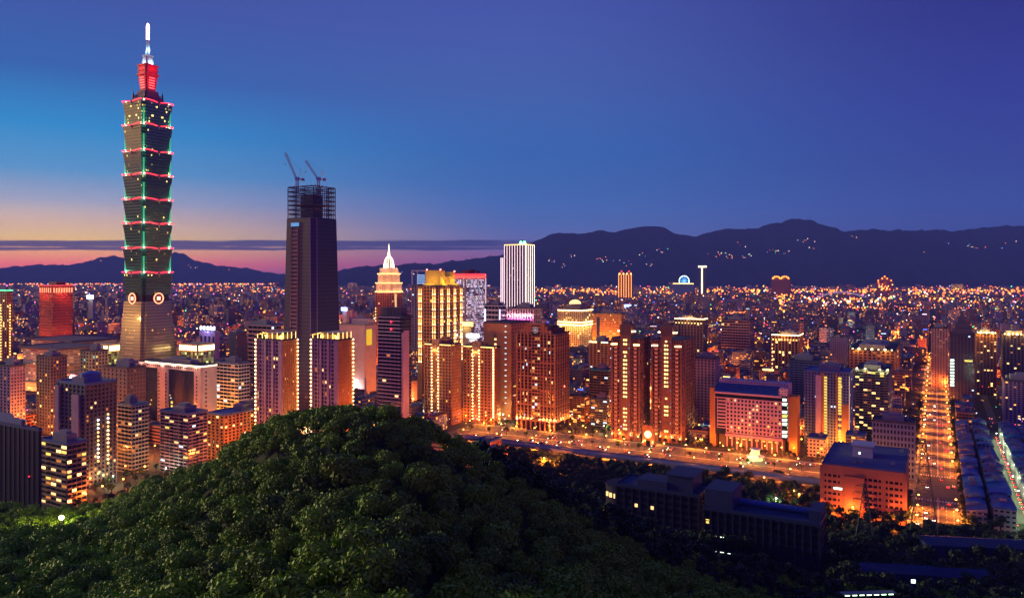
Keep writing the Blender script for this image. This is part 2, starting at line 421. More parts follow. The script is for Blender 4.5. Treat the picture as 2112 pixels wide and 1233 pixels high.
hill = mb.build('hill_terrain', mat('forest_floor', (.02, .03, .012), .95, var=.5, scale=.3)); tag(hill, kind='structure')
for p in hill.data.polygons: p.use_smooth = True

def range_mesh(name, xs, ys, yr, yf, seed, m):
    mb = MB(); nx, ny = 260, 34; x0, x1 = xs[0], xs[-1]
    for j in range(ny+1):
        s = j/ny*1.35
        Y = yf+(yr-yf)*s
        for i in range(nx+1):
            px = x0+(x1-x0)*i/nx; X = (px-CX)*yr/F*(.9+.1*Y/yr)
            H = EYE+(HY-interp(px, xs, ys))*yr/F
            H += npn(px*.11, seed)*16+npn(px*.31, seed+3)*8
            k = min(1, s) if s <= 1 else max(0, 1-(s-1)*1.2)
            spur = npn(px*.03+s*1.5, s*2.5, seed)*.16+npn(px*.09, s*5, seed+2)*.09
            z = H*(k**1.15)*(1+spur*(1-k)*2.2) - 6*(1-k)
            mb.v.append((X, Y, z))
    for j in range(ny):
        for i in range(nx):
            a = j*(nx+1)+i; mb.f.append((a, a+1, a+nx+2, a+nx+1)); mb.m.append(0)
    o = mb.build(name, m); tag(o, kind='structure')
    for p in o.data.polygons: p.use_smooth = True
    return mb
mmt = mat('mountain_forest_hazy', (.004, .012, .05), 1., var=.4, scale=.0016, spec=0)  # the blue of distant haze is put into the forest colour
RX = [620, 695, 740, 800, 850, 900, 950, 1000, 1030, 1045, 1060, 1100, 1130, 1175, 1195, 1240, 1270, 1310, 1340, 1370, 1400, 1430, 1480, 1560, 1600, 1630, 1670, 1700, 1740, 1800, 1870, 1900, 1980, 2050, 2112, 2300, 2600]
RY = [572, 560, 549, 546, 543, 543, 536, 530, 527, 518, 510, 498, 484, 478, 483, 474, 478, 468, 464, 470, 482, 488, 473, 470, 458, 451, 452, 464, 476, 472, 475, 473, 475, 466, 464, 470, 500]
LX = [-700, -300, 0, 60, 160, 200, 235, 262, 300, 345, 362, 380, 400, 450, 490, 530, 560, 640]
LY = [560, 556, 553, 546, 545, 532, 527, 534, 536, 524, 519, 524, 535, 548, 550, 557, 562, 572]
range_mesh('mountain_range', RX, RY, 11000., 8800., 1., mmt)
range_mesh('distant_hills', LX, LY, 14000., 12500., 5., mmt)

# ------------------------------------------------------------------ trees
def leafmat(name, col, hi):
    m, N, L, b = newmat(name)
    oi = N.new('ShaderNodeObjectInfo'); tc = N.new('ShaderNodeTexCoord'); no = N.new('ShaderNodeTexNoise'); no.inputs['Scale'].default_value = .8; no.inputs['Detail'].default_value = 4
    L.new(tc.outputs['Object'], no.inputs[0])
    ad = N.new('ShaderNodeMath'); ad.operation = 'MULTIPLY_ADD'; L.new(oi.outputs['Random'], ad.inputs[0]); ad.inputs[1].default_value = .7; L.new(no.outputs[0], ad.inputs[2])
    mx = N.new('ShaderNodeMapRange'); mx.inputs[1].default_value = .3; mx.inputs[2].default_value = 1.0; L.new(ad.outputs[0], mx.inputs[0])
    cm = N.new('ShaderNodeMix'); cm.data_type = 'RGBA'; L.new(mx.outputs[0], cm.inputs[0])
    cm.inputs[6].default_value = tuple(col)+(1,); cm.inputs[7].default_value = tuple(hi)+(1,)
    L.new(cm.outputs[2], b.inputs['Base Color']); b.inputs['Roughness'].default_value = .55; b.inputs['Specular IOR Level'].default_value = .35
    return m
MLEAF = leafmat('leaf_green', (.035, .085, .006), (.2, .38, .012)); MBARK = mat('bark', (.06, .045, .03), .9)
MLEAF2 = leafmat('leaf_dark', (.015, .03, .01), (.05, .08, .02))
def crown_arrays(seed, a, h, n, leaf, z0):
    q = np.random.RandomState(seed); lobes = []
    for i in range(13):
        th = q.rand()*6.28; ph = q.rand()**.6; rr = a*.62*(1-ph*ph*.5)*(.6+.4*q.rand())
        lobes.append((rr*math.cos(th), rr*math.sin(th), z0+h*(.15+.68*ph), a*(.34+.2*q.rand())))
    lobes.append((0, 0, z0+h*.62, a*.55)); lb = np.array(lobes)
    k = q.randint(0, len(lb), n); d = q.randn(n, 3); d[:, 2] = np.abs(d[:, 2])*1. - .25; d /= np.linalg.norm(d, axis=1)[:, None]
    rad = lb[k, 3]*(.7+.45*q.rand(n)**1.5); c = lb[k, :3]+d*rad[:, None]*np.array([1, 1, .85])
    nrm = d+q.randn(n, 3)*.55; nrm /= np.linalg.norm(nrm, axis=1)[:, None]
    t = np.cross(nrm, q.randn(n, 3)); t /= np.linalg.norm(t, axis=1)[:, None]; bt = np.cross(nrm, t)
    s = leaf*(.6+.8*q.rand(n))[:, None]
    V = np.stack([c-t*s, c-bt*s*.55, c+t*s, c+bt*s*.55], 1)
    return V.reshape(-1, 3)
def arr_mesh(name, V, m):
    me = bpy.data.meshes.new(name); nv = len(V); nf = nv//4
    me.vertices.add(nv); me.vertices.foreach_set('co', V.astype('f').ravel()); me.loops.add(nv); me.loops.foreach_set('vertex_index', np.arange(nv, dtype='i'))
    me.polygons.add(nf); me.polygons.foreach_set('loop_start', np.arange(0, nv, 4, dtype='i')); me.materials.append(m); me.update(calc_edges=True); return me
def trunk_mesh(seed, h, a):
    q = random.Random(seed); mb = MB(); mb.tube((0, 0, -2), (q.uniform(-.2, .2), 0, h*.45), .32, 0, 7, .22)
    for i in range(4):
        t = i*1.57+q.random(); mb.tube((0, 0, h*.4), (a*.5*math.cos(t), a*.5*math.sin(t), h*.75), .16, 0, 5, .05)
    return mb.mesh('trunk', MBARK)
HV = []; SV = []
for i in range(8):
    ca_, ch_, cl_ = ((4.2, 6.4, .27), (4.8, 5.2, .3), (3.4, 7.6, .25), (4.4, 6., .4))[i % 4]
    V = crown_arrays(i, ca_, ch_, int(2300*(.27/cl_)**1.2), cl_, 2.2); HV.append((arr_mesh('crown', V, MLEAF), trunk_mesh(i, 8.5, 4), crown_arrays(i, 4.2, 6.4, 1000, .38, 2.2)))
for i in range(4):
    V = crown_arrays(40+i, 3., 4.6, 420, .5, 2.4); SV.append((arr_mesh('crown', V, MLEAF2), trunk_mesh(i+9, 7, 3), V))
def tree(name, var, X, Y, z, s, label, group, rz):
    o = empty(name, (X, Y, z), rz, label=label, cat='tree', group=group); o.scale = (s, s, s*rnd.uniform(.85, 1.1))
    link('crown', var[0], o, (0, 0, 0)); link('trunk', var[1], o, (0, 0, 0)); return o
cands = []
yy = 72.
while yy < 420:
    x = -260.
    while x < 330:
        X, Y = x+rnd.uniform(-2.2, 2.2), yy+rnd.uniform(-2.2, 2.2); px = CX+F*X/Y
        if -160 < px < 2260:
            z = hz(X, Y); yc = interp(px, HPX, HYC)
            if Y < yc+28 and z > 4 and math.hypot(X+172.4, Y-284) > 7:
                py = HY+(EYE-z-6)*F/Y
                if py < 1420: cands.append((X, Y, z, px, py, yc))
        x += 5.8
    yy += 5.8
def see(c): return (1/c[1] if (-10 < c[3] < 2120 and c[4] < 1235 and c[1] < c[5]+5) else 0)*(.35 if c[3] > 1250 else 1)
cands.sort(key=lambda c: -see(c))
REG = [(260, 'low left slope of the wooded hill'), (430, 'left flank of the wooded hill'), (560, 'left shoulder of the wooded hill'), (700, 'bright upper slope of the wooded hill'),
       (820, 'round top of the wooded hill'), (960, 'dim right shoulder of the wooded hill'), (1150, 'shaded right flank of the wooded hill'), (9999, 'unlit slope below the dark school blocks')]
rest = []
nind = 255
for i, c in enumerate(cands):
    X, Y, z, px, py, yc = c; s = rnd.choice((rnd.uniform(.7, 1.), rnd.uniform(.9, 1.35))) if c[5]-c[1] > 30 else rnd.uniform(.7, 1.)
    if i < nind:
        reg = next(n for lim, n in REG if px < lim)
        wh = 'on the skyline of the' if yc-Y < 14 else ('in the foreground on the' if Y < 125 else 'partway down the')
        sz = 'small bushy' if s < .85 else ('rounded' if s < 1.03 else 'large spreading')
        tree('forest_tree', HV[i % 8], X, Y, z-.6, s, f'{sz} green tree {wh} {reg}', 'trees covering the wooded hill', rnd.uniform(0, 6.28))
    else: rest.append((X, Y, z-.6, s))
def merged(name, items, variants, key, m, label):
    A = []
    for i, (X, Y, z, s) in enumerate(items):
        V = variants[i % len(variants)][key]; t = rnd.uniform(0, 6.28); c, q = math.cos(t)*s, math.sin(t)*s
        A.append(np.stack([V[:, 0]*c-V[:, 1]*q+X, V[:, 0]*q+V[:, 1]*c+Y, V[:, 2]*s+z], 1))
    o = bpy.data.objects.new(name, arr_mesh(name, np.concatenate(A), m)); COL.objects.link(o); return tag(o, label, 'woodland', kind='stuff')
merged('forest_foliage', rest, HV, 2, MLEAF, 'mass of green treetops filling the rest of the wooded hill')
print('TREES', len(cands), 'ind', nind)
# ------------------------------------------------------------------ the tall pagoda-stacked tower
stone = mat('pale_stone', (.5, .46, .44), .7); brown = mat('brown_stone', (.42, .19, .09), .7, var=.2); dkroof = mat('dark_roof', (.07, .07, .1), .85, var=.4)
blueroof = mat('blue_roof', (.10, .16, .34), .6, var=.35, scale=.3); conc = mat('grey_concrete', (.3, .28, .29), .85, var=.3); dks = mat('dark_steel', (.06, .06, .07), .5, .5)
pink = mat('pink_stone', (.55, .32, .3), .7, var=.15); white = mat('white_render', (.72, .7, .7), .6, var=.12); tan = mat('tan_tile', (.5, .33, .2), .7, var=.2)
glass = glassmat('dark_glass'); bglass = glassmat('blue_glass', (.02, .04, .1), .1, .7)
def t101():
    X, Y = (305-CX)*1000/F, 1000.
    o = empty('skyscraper', (X, Y, 0), -GA, label='very tall green glass tower of stacked flared segments with a glowing spire', cat='skyscraper')
    LANDM.append((X, Y, 'the tall stacked glass tower')); FOOT.append((X, Y, 66, 66, 500, GA))
    def ring(s, n):                            # square with stepped-in corners
        a, b = s/2, s/2-n
        return [(-b, -a), (b, -a), (b, -b), (a, -b), (a, b), (b, b), (b, a), (-b, a), (-b, b), (-a, b), (-a, -b), (-b, -b)]
    g = wallwin('tower_glass', False, (.05, .1, .1), (1.6, 4.0), (.04, .96, .16, .74), .014, 2.2, (.17, .29, .3), .35, .14,
                [(0, (1, .8, .2)), (.35, (.7, 1, .8)), (.6, (.5, .8, 1)), (.85, (.2, 1, .5))], metal=.8)
    gtop = wallwin('tower_glass_busy', False, (.05, .1, .1), (1.6, 4.0), (.04, .96, .16, .74), .14, 2.2, (.17, .29, .3), .35, .14,
                [(0, (1, .8, .2)), (.35, (.7, 1, .8)), (.6, (.8, .9, 1)), (.85, (.2, 1, .5))], metal=.75)
    gbase = wallwin('tower_glass_base_warm', False, (.1, .12, .1), (1.6, 4.0), (.04, .96, .16, .74), .014, 2.2, (.38, .38, .32), .35, .16, metal=.45)  # same glass, with the golden sunset reflection put into its colour
    gcor = mat('corner_cladding', (.35, .42, .4), .4, .2)
    zs = [175, 207, 239.5, 271, 303, 334, 368, 399]
    # tapering base pyramid
    mb = MB(); mb.prism(ring(62, 5), ring(44, 4), 0, 139, 0, True, 1); mb.build('base_pyramid', [gbase, dkroof], o)
    mb = MB(); mb.prism(ring(40, 4), ring(39, 4), 139, 147, 0); mb.build('waist', [dks], o)
    mb = MB(); mb.prism(ring(41.5, 4), ring(46, 4), 147, 174.4, 0); mb.build('segment', [g], o)
    for ax, az_ in ((-9, 118), (9, 108)): plight('base_fill_light', o, (ax, -44, az_), 30000, (1, .5, .12), 1.5)  # added unseen lamps, standing in for the sunset mirrored in the base
    for f in range(9):                         # bright slot bands of the base
        z = 92-f*7.; half = 22+ (139-z)*.065
        for a in (0, 1):
            mb = MB(); k = half+.35
            if a: mb.box(k-.3, k, -9, 7, z, z+.7)
            else: mb.box(-9, 7, -k, -k+.3, z, z+.7)
            mb.build('louvre_band', stone, o)
    for i in range(7):
        z0, z1 = zs[i]+.6, zs[i+1]
        mb = MB(); mb.prism(ring(38.6, 4), ring(46.2, 4.2), z0, z1, 0)
        mb.build('segment', [gtop if i == 6 else g], o)
        mb = MB()
        for sx, sy in ((1, -1), (-1, -1), (1, 1)):
            mb.box(sx*16.2, sx*17.6, sy*16.2, sy*17.6, z0, z1-3)
        mb.build('corner_column', gcor, o)
    for i in range(8):
        z = zs[i]; s = 23.2
        mb = MB(); mb.prism(ring(46.6, 4.2), ring(46.6, 4.2), z-.2, z+.7, 0); seg = mb.build('eave', [mat('eave_metal', (.2, .12, .13), .4, .5)], o)
        for face in range(4):
            ca, sa = math.cos(face*math.pi/2), math.sin(face*math.pi/2)
            for sg in (-1, 1):
                mb = MB(); pts = []
                for k in range(7):
                    t = k/6; u = sg*(2.6+t*17.6); zz = z+1.1+1.5*(t*t if True else 0)-.9*math.sin(t*math.pi)*0+ .9*math.sin(t*3.14)
                    x, y = u, -s-.4; pts.append((x*ca-y*sa, x*sa+y*ca, zz))
                for a, b in zip(pts, pts[1:]): mb.tube(a, b, .62, 0, 5)
                mb.build('red_light_tube', E['red'], o)
            mb = MB(); x, y = 0, -s-.5
            for (dx, r, dz) in ((-1.2, .8, 0), (1.2, .8, 0), (0, 1., -1.8), (0, .6, -3.8)):
                mb.ball(((x+dx)*ca-y*sa, (x+dx)*sa+y*ca, z+.4+dz), r, 0, 6, 4)
            mb.build('cloud_ornament', mat('ornament_silver', (.5, .45, .45), .3, .6), o)
        for sx, sy in ((1, -1), (-1, -1), (1, 1)):
            mb = MB(); mb.box(sx*18.5-.7, sx*18.5+.7, sy*18.5-.7, sy*18.5+.7, z+1.2, z+3.6); mb.build('corner_lamp', emat('light_mint', (.5, 1, .7), 2.5), o)
            if i < 7:
                mb = MB(); mb.box(sx*19.2-.7, sx*19.2+.7, sy*19.2-.7, sy*19.2+.7, z+4, z+23); mb.build('corner_glow_strip', emat('glow_corner_green', (.05, .6, .28), .6), o)  # green light on the corner glass, put in as a glowing strip
                plight('corner_glow', o, (sx*21.5, sy*21.5, z+4), 7000, (.2, 1, .5), .5)
    for (px_, sx, sy, nx_, ny_) in ((0, 0, -1, 0, -1), (0, 1, 0, 1, 0), (0, -1, 0, -1, 0), (0, 0, 1, 0, 1)):      # round coin emblems on the waist
        def pt(u, out, z): return (u*abs(ny_)+nx_*(20.6+out), u*abs(nx_)+ny_*(20.6+out), z)
        def disc(mb, r0, r1, o0, o1, zc=143, k=24):
            for i in range(k):
                a0, a1 = 2*math.pi*i/k, 2*math.pi*(i+1)/k
                c = [pt(r*math.cos(a), q, zc+r*math.sin(a)) for q in (o0, o1) for r, a in ((r0, a0), (r1, a0), (r1, a1), (r0, a1))]
                n = len(mb.v); mb.v += c
                for f in ((0,1,2,3),(7,6,5,4),(0,4,5,1),(1,5,6,2),(2,6,7,3),(3,7,4,0)): mb.f.append(tuple(n+q for q in f)); mb.m.append(0)
        mb = MB(); disc(mb, 0, 8.6, -1, 1.6); em = mb.build('coin_emblem', mat('dark_red_panel', (.25, .02, .02), .5), o)
        mb = MB(); disc(mb, 6.1, 7.3, 1.6, 2.3); mb.build('ring_light', emat('light_coin', (1, .4, .2), 2.0), em)
        mb = MB(); a = pt(-2.4, 1.6, 140.6); b = pt(2.4, 2.4, 145.4); mb.box(a[0], b[0], a[1], b[1], a[2], b[2]); mb.build('square_light', emat('light_coin_square', (1, .7, .5), 1.4), em)
    # stepped roof, red upper block, pinnacle
    mb = MB()
    for s, a, b in ((38, 399.6, 403), (30, 403, 407), (25, 407, 411.5), (21, 411.5, 417)): mb.prism(ring(s, 2), ring(s-1, 2), a, b)
    mb.build('stepped_roof', [mat('roof_grey', (.14, .13, .16), .6)], o)
    for sx, sy in ((1, -1), (-1, -1), (1, 1), (-1, 1)):
        mb = MB(); mb.cyl(sx*12.5, sy*12.5, 1.4, 1.0, 407, 414, 8); mb.cyl(sx*12.5, sy*12.5, .4, .2, 414, 418, 6); mb.build('roof_turret', dks, o)
    redp = mat('red_lit_cladding', (.5, .06, .08), .5)
    mb = MB(); mb.prism(ring(13.6, 1.2), ring(18, 1.4), 417, 438); mb.build('upper_block', [redp], o)
    mb = MB()
    for s, a, b in ((21, 438, 440), (17.5, 440, 444), (19, 444, 446), (18, 446, 450), (20, 450, 452)): mb.prism(ring(s, 1.5), ring(s, 1.5), a, b)
    mb.build('upper_cornice', [redp], o)
    for r in range(5):
        for a in (0, 1):
            z = 420.5+r*3.3; k = 7.05+(z-417)*.105; mb = MB()
            if a: mb.box(k, k+.3, -4, 4, z, z+1.1)
            else: mb.box(-4, 4, -k-.3, -k, z, z+1.1)
            mb.build('red_light_bar', emat('light_red_bar', (1, .1, .1), 2.4), o)
    for ax, ay in ((0, -18), (18, 0)):
        plight('red_floodlight', o, (ax, ay, 428), 5000, (1, .03, .06), 1); plight('red_floodlight', o, (ax*.9, ay*.9, 446), 3000, (1, .03, .06), 1)
    wc = mat('white_metal_cladding', (.6, .65, .7), .4)
    mb = MB(); mb.prism(ring(13, 1.5), ring(9, 1), 452, 463); mb.prism(ring(11, 1), ring(11, 1), 463, 465); mb.cyl(0, 0, 3.2, 1.7, 465, 486, 10); mb.build('spire_base', [wc], o)
    for ax, ay, az_ in ((0, -9, 455), (9, 0, 455), (0, -6, 472), (6, 0, 472)): plight('spire_floodlight', o, (ax, ay, az_), 2000, (.5, .85, 1), .4)
    mb = MB(); mb.cyl(0, 0, 1.9, 1.9, 486.5, 505, 12); mb.cyl(0, 0, 1.9, .4, 505, 508, 12); mb.build('beacon', emat('light_beacon', (1, .55, .5), 14.0), o)
t101()

# ------------------------------------------------------------------ tower under construction with two cranes
def nanshan():
    X, Y = (643-CX)*850/F, 850.
    o = empty('tower_under_construction', (X, Y, 0), -GA, label='dark tapering tower under construction topped by an open steel frame', cat='skyscraper')
    LANDM.append((X, Y, 'the dark tower under construction')); FOOT.append((X, Y, 50, 50, 250, GA))
    ztop = EYE+(HY-452)*Y/F; zf = EYE+(HY-388)*Y/F
    def rg(w, d, n=5): return [(-w, -d), (w-n, -d), (w, -d+n), (w, d), (-w, d)]
    skin = wallwin('construction_skin', False, (.012, .016, .075), (2.2, 4.2), (.06, .94, .2, .9), .003, 1.2, (.03, .03, .09), .6, .35, metal=.0)
    mb = MB(); mb.prism(rg(25, 22), rg(20.2, 18), 0, ztop); mb.build('cladding', [skin], o)
    slab = mat('slab_edge', (.32, .22, .27), .8)
    n = 50                                      # open floors in a slot of the left face
    for i in range(n):
        z = 6+i*(ztop-16)/n; k = 22-(z/ztop)*4
        mb = MB(); mb.box(-12, -3, -k-.7, -k-.1, z, z+1.2); mb.build('open_floor_slab', slab, o)
    mb = MB(); mb.tube((-13, -22.4, 0), (-12.2, -18.5, ztop-4), .5, 0, 4); mb.tube((-2, -22.4, 0), (-2.2, -18.5, ztop-4), .5, 0, 4); mb.build('slot_frame', slab, o)
    mb = MB(); mb.tube((20.3, -22.2, 0), (15.2, -18.1, ztop), .55, 0, 4); mb.tube((25.1, -17, 0), (20.3, -13, ztop), .4, 0, 4); mb.build('corner_edge', mat('edge_metal', (.35, .25, .4), .4, .4), o)
    mb = MB(); mb.box(-13, -1, -19, -18.4, ztop-9, ztop-5); mb.build('lit_slot_head', emat('light_blue_floor', (.1, .4, .9), .6), o)
    st = mat('raw_steel', (.07, .08, .14), .6, .3); a, d = 19.2, 17.2
    mb = MB(); nf = 7; hh = (zf-ztop)/nf
    for i in range(nf+1):
        z = ztop+i*hh
        if True:
            for p, q in (((-a, -d), (a, -d)), ((a, -d), (a, d)), ((a, d), (-a, d)), ((-a, d), (-a, -d))): mb.tube((p[0], p[1], z), (q[0], q[1], z), .62, 0, 4)
            mb.tube((-a, 0, z), (a, 0, z), .4, 0, 4); mb.tube((0, -d, z), (0, d, z), .4, 0, 4)
    for i in range(13):
        u = -a+i*2*a/12; v = -d+i*2*d/12
        for p in ((u, -d), (u, d), (a, v), (-a, v)): mb.tube((p[0], p[1], ztop), (p[0], p[1], zf+(1.5 if i % 2 else 0)), .42 if i % 4 else .75, 0, 4)
    mb.build('steel_frame', st, o)
    mb = MB(); mb.box(-9, 9, -8, 8, ztop, zf-8); mb.build('lift_core', mat('core_concrete', (.13, .12, .17), .9), o)
    mb = MB(); mb.box(-a, a, -d, d, ztop+.1, ztop+.5); mb.box(-a+.5, a-.5, -d+.5, d-.5, ztop+hh*3-.2, ztop+hh*3+.2); mb.build('floor_deck', st, o)
    mb = MB(); mb.ball((-24.2, -22.5, 96), .9); mb.build('warning_light', E['red'], o)
    cw = mat('crane_paint', (.5, .55, .6), .5)
    for (px, lx, ly, zz, jx, jz, lab) in ((613, -12, 6, zf-6, -13.5, 31, 'taller luffing crane at the left of the unfinished steel frame'), (657, 12, 6, zf-6, -14.5, 22, 'shorter luffing crane at the right of the unfinished steel frame')):
        wx = X+lx*CA+ly*SA*0; wy = Y-lx*SA+ly
        c = empty('tower_crane', ((px-CX)*Y/F, Y, zz), 0, label=lab, cat='crane', group='cranes on the unfinished tower')
        top = EYE+(HY-372)*Y/F-zz
        def lattice(mb, p, q, w, n, r=.14):
            p, q = Vector(p), Vector(q); dr = (q-p).normalized(); u = Vector((0, 1, 0)); v = dr.cross(u).normalized(); u = v.cross(dr)
            cs = [(u*i+v*j)*w/2 for i, j in ((1, 1), (1, -1), (-1, -1), (-1, 1))]
            for k in cs: mb.tube(p+k, q+k, r*1.5, 0, 3)
            for i in range(n):
                A, B = p.lerp(q, i/n), p.lerp(q, (i+1)/n)
                for k in range(4): mb.tube(A+cs[k], B+cs[(k+1) % 4], r, 0, 3)
        mb = MB(); lattice(mb, (0, 0, 0), (0, 0, top), 2.4, 7, .2); mb.build('mast', cw, c)
        mb = MB(); mb.box(-2.2, 2.4, -1.6, 1.6, top, top+3.2); mb.box(2.4, 7, -1.4, 1.4, top+.4, top+1.6); cab = mb.build('cab', mat('crane_cab', (.35, .5, .65), .4), c)
        mb = MB(); mb.box(5, 8, -1.5, 1.5, top-.6, top+2); mb.build('counterweight', conc, c)
        mb = MB(); lattice(mb, (-1, 0, top+2), (jx, 0, top+jz), 1.7, 12, .17); mb.build('jib', cw, c)
        mb = MB(); mb.tube((1, 0, top+3), (4, 0, top+11), .3); mb.tube((6.5, 0, top+1.5), (4, 0, top+11), .25); mb.build('a_frame', cw, c)
        mb = MB(); mb.tube((4, 0, top+11), (jx, 0, top+jz), .09, 0, 3); mb.tube((jx, 0, top+jz), (jx, 0, top+jz-12), .08, 0, 3); mb.box(jx-.5, jx+.5, -.4, .4, top+jz-13, top+jz-12); mb.build('hoist_cable', dks, c)
nanshan()

def edge_light(b, z, faces='FR', key='gold', r=.45, out=.9, name='cornice_light', u0=None, u1=None):
    for f in faces:
        W = b.fw(f); a = -W/2 if u0 is None else u0; c = W/2 if u1 is None else u1
        mb = MB(); mb.tube(b.P(f, a, out, z), b.P(f, c, out, z), r, 0, 5); mb.build(name, E[key], b.o)
def upl(b, face, u, z, power=900, col=(1, .5, .12), out=1.6, key='goldhi', bulb=True):
    if bulb: b.lamp(face, u, z, .45, key, out, 'uplight')
    plight('uplight_glow', b.o, b.P(face, u, out, z+.6), power, col, .3)

# ------------------------------------------------------------------ simple tower styles
WALL = {'brown': brown, 'pink': pink, 'white': white, 'tan': tan, 'grey': conc, 'stone': stone,
        'dark': mat('dark_tile', (.12, .10, .13), .6), 'purple': mat('mauve_tile', (.3, .22, .34), .7), 'red': mat('red_tile', (.45, .1, .06), .7),
        'blue': mat('blue_grey_tile', (.16, .22, .4), .6), 'orange': mat('ochre_tile', (.55, .26, .08), .7), 'green': mat('grey_green_tile', (.3, .34, .24), .7)}
def tower(name, label, short, pl, pc, pr, Y, top=None, wall='brown', style='grid', nc=6, nr=None, nrc=4, lit=.12, pal='dim warm yellow', roofm=None, g=None, balc=None, cat='tower block', fl=3.5, group=None, rooftop=True, finish=True, **k):
    b = Bld(name, label, cat, pl, pc, pr, Y, top, short=short, group=group, **k)
    nr = nr or max(3, int(b.h/fl)); W = WALL[wall]
    b.core(g or glass)
    mb = MB()
    if style == 'grid':
        for f, n in (('F', nc), ('R', nrc), ('L', nrc)): b.facade(mb, f, n, nr, pier=b.fw(f)/n*.42, sp=b.h/nr*.42, lit=lit if f != 'L' else 0, pal=pal, ends=f == 'F')
    elif style == 'bands':
        for f, n in (('F', nc), ('R', nrc), ('L', nrc)): b.facade(mb, f, n, nr, pier=.35, pt=.2, sp=b.h/nr*.36, st=.9, lit=lit if f != 'L' else 0, pal=pal, ends=False)
    elif style == 'piers':
        for f, n in (('F', nc), ('R', nrc), ('L', nrc)): b.facade(mb, f, n, nr, pier=b.fw(f)/n*.4, sp=b.h/nr*.22, pt=1.1, st=.25, lit=lit if f != 'L' else 0, pal=pal, ends=f == 'F')
    elif style == 'solid':
        for f, n in (('F', nc), ('R', nrc), ('L', nrc)): b.facade(mb, f, n, nr, pier=b.fw(f)/n*.62, sp=b.h/nr*.5, pt=.4, lit=lit if f != 'L' else 0, pal=pal, ends=f == 'F')
    mb.box(-b.w/2+.4, b.w/2-.4, b.d/2, b.d/2+.4, 0, b.h)
    b.wall = mb.build('wall', W, b.o)
    for f, cols in (balc or {}).items():        # projecting balconies, one per floor in the given bays
        n = nc if f == 'F' else nrc; cw = b.fw(f)/n
        for c in cols:
            for j in range(1, nr):
                key = ('balcony', f in 'FB', round(cw, 2), W.name)
                if key not in WINM:
                    q = MB(); h2 = cw*.42
                    A = (q.box(-h2, h2, -.9, .9, -.15, .1), q.box(-h2, h2, -.95 if f == 'F' else -.9, -.8, .1, 1.1)) if f == 'F' else (q.box(-.9, .9, -h2, h2, -.15, .1), q.box(.8, .95, -h2, h2, .1, 1.1))
                    WINM[key] = q.mesh('balcony', W)
                if b.nw < 96: link('balcony', WINM[key], b.o, b.P(f, -b.fw(f)/2+(c+.5)*cw, 1.3, j*b.h/nr)); b.nw += .5
                else:
                    q = b.extra.setdefault(W.name, MB()); MATS.setdefault(W.name, W); b.fbox(q, f, -b.fw(f)/2+c*cw+cw*.08, -b.fw(f)/2+(c+1)*cw-cw*.08, .4, 2.2, j*b.h/nr-.15, j*b.h/nr+1)
    b.roof(roofm or dkroof)
    if rooftop: b.rooftop(conc)
    b.nr = nr; b.nc = nc
    if finish: b.finish()
    return b
# ------------------------------------------------------------------ landmark buildings, left to right
# gold-lit office tower with uplit piers
def gold_tower():
    b = Bld('office_tower', 'tall brown tower with tiers of golden pier lights and a bright yellow crown', 'office tower', 862, 905, 953, 950, 590, short='the gold-lit pier tower')
    b.core(glass); mb = MB()
    for f, nc in (('F', 7), ('R', 11), ('L', 11)): b.facade(mb, f, nc, 38, pier=1.6, sp=1.6, pt=.5, lit=.015 if f != 'L' else 0)
    b.fbox(mb, 'B', -b.w/2, b.w/2, 0, .4, 0, b.h)
    for f, us in (('F', (-.36, .3)), ('R', (-.42, -.14, .14, .42))):
        W = b.fw(f)
        for u in us: b.fbox(mb, f, u*W-3.2, u*W+3.2, .5, 1.4, 0, b.h-1)
    b.wall = mb.build('wall', brown, b.o)
    bar = emat('pier_uplight_glow', (1, .55, .17), 2.6); cap = emat('light_pier_foot', (1, .75, .35), 6.0)
    T = 15
    for f, us in (('F', (-.36, .3)), ('R', (-.42, -.14, .14, .42))):
        W = b.fw(f)
        for t in range(10):
            z = b.h-10-t*9.6
            for u in us:
                for s in (-1.7, 1.7):
                    mb = MB(); b.fbox(mb, f, u*W+s-.35, u*W+s+.35, 1.45, 1.75, z, z+6.3); o = mb.build('glow_bar', bar, b.o)  # uplight on the piers, put in as glowing bars
                    mb = MB(); b.fbox(mb, f, u*W+s-.6, u*W+s+.6, 1.45, 2., z-1, z-.1); mb.build('light_foot', cap, o)
                if t in (1, 4, 7): plight('pier_glow', b.o, b.P(f, u*W, 4.5, z+3), 2200, (1, .5, .12), .5)
    cr = MB(); w, d = b.w/2, b.d/2; cr.box(-w*.8, w*.9, -d*.8, d*.75, b.h, b.h+3); H = b.h
    cr.box(-w*.7, w*.72, -d*.62, d*.62, H+3, H+8); cr.box(-w*.7, w*.72, -d*.62, -d*.25, H+8, H+20); cr.box(-w*.7, w*.72, d*.25, d*.62, H+8, H+18); cr.box(w*.3, w*.72, -d*.25, d*.25, H+8, H+12)
    cr.build('crown', mat('cream_crown', (.65, .45, .1), .7), b.o)
    for p in ((0, -d*1.05, H+4), (w*1.15, -d*.45, H+4), (w*1.15, d*.45, H+4)): plight('crown_floodlight', b.o, p, 6500, (1, .55, .08), 1.)
    for p in ((-w*.6, -d*.6, H+20.8), (w*.7, -d*.6, H+20.8), (w*.7, d*.6, H+18.8)):
        mb = MB(); mb.ball(p, 1.0, 0); mb.build('red_warning_light', emat('light_warning', (1, .12, .08), 12.), b.o)
    b.roof(dkroof, z=b.h-.5, parapet=1.); b.finish()
gold_tower()

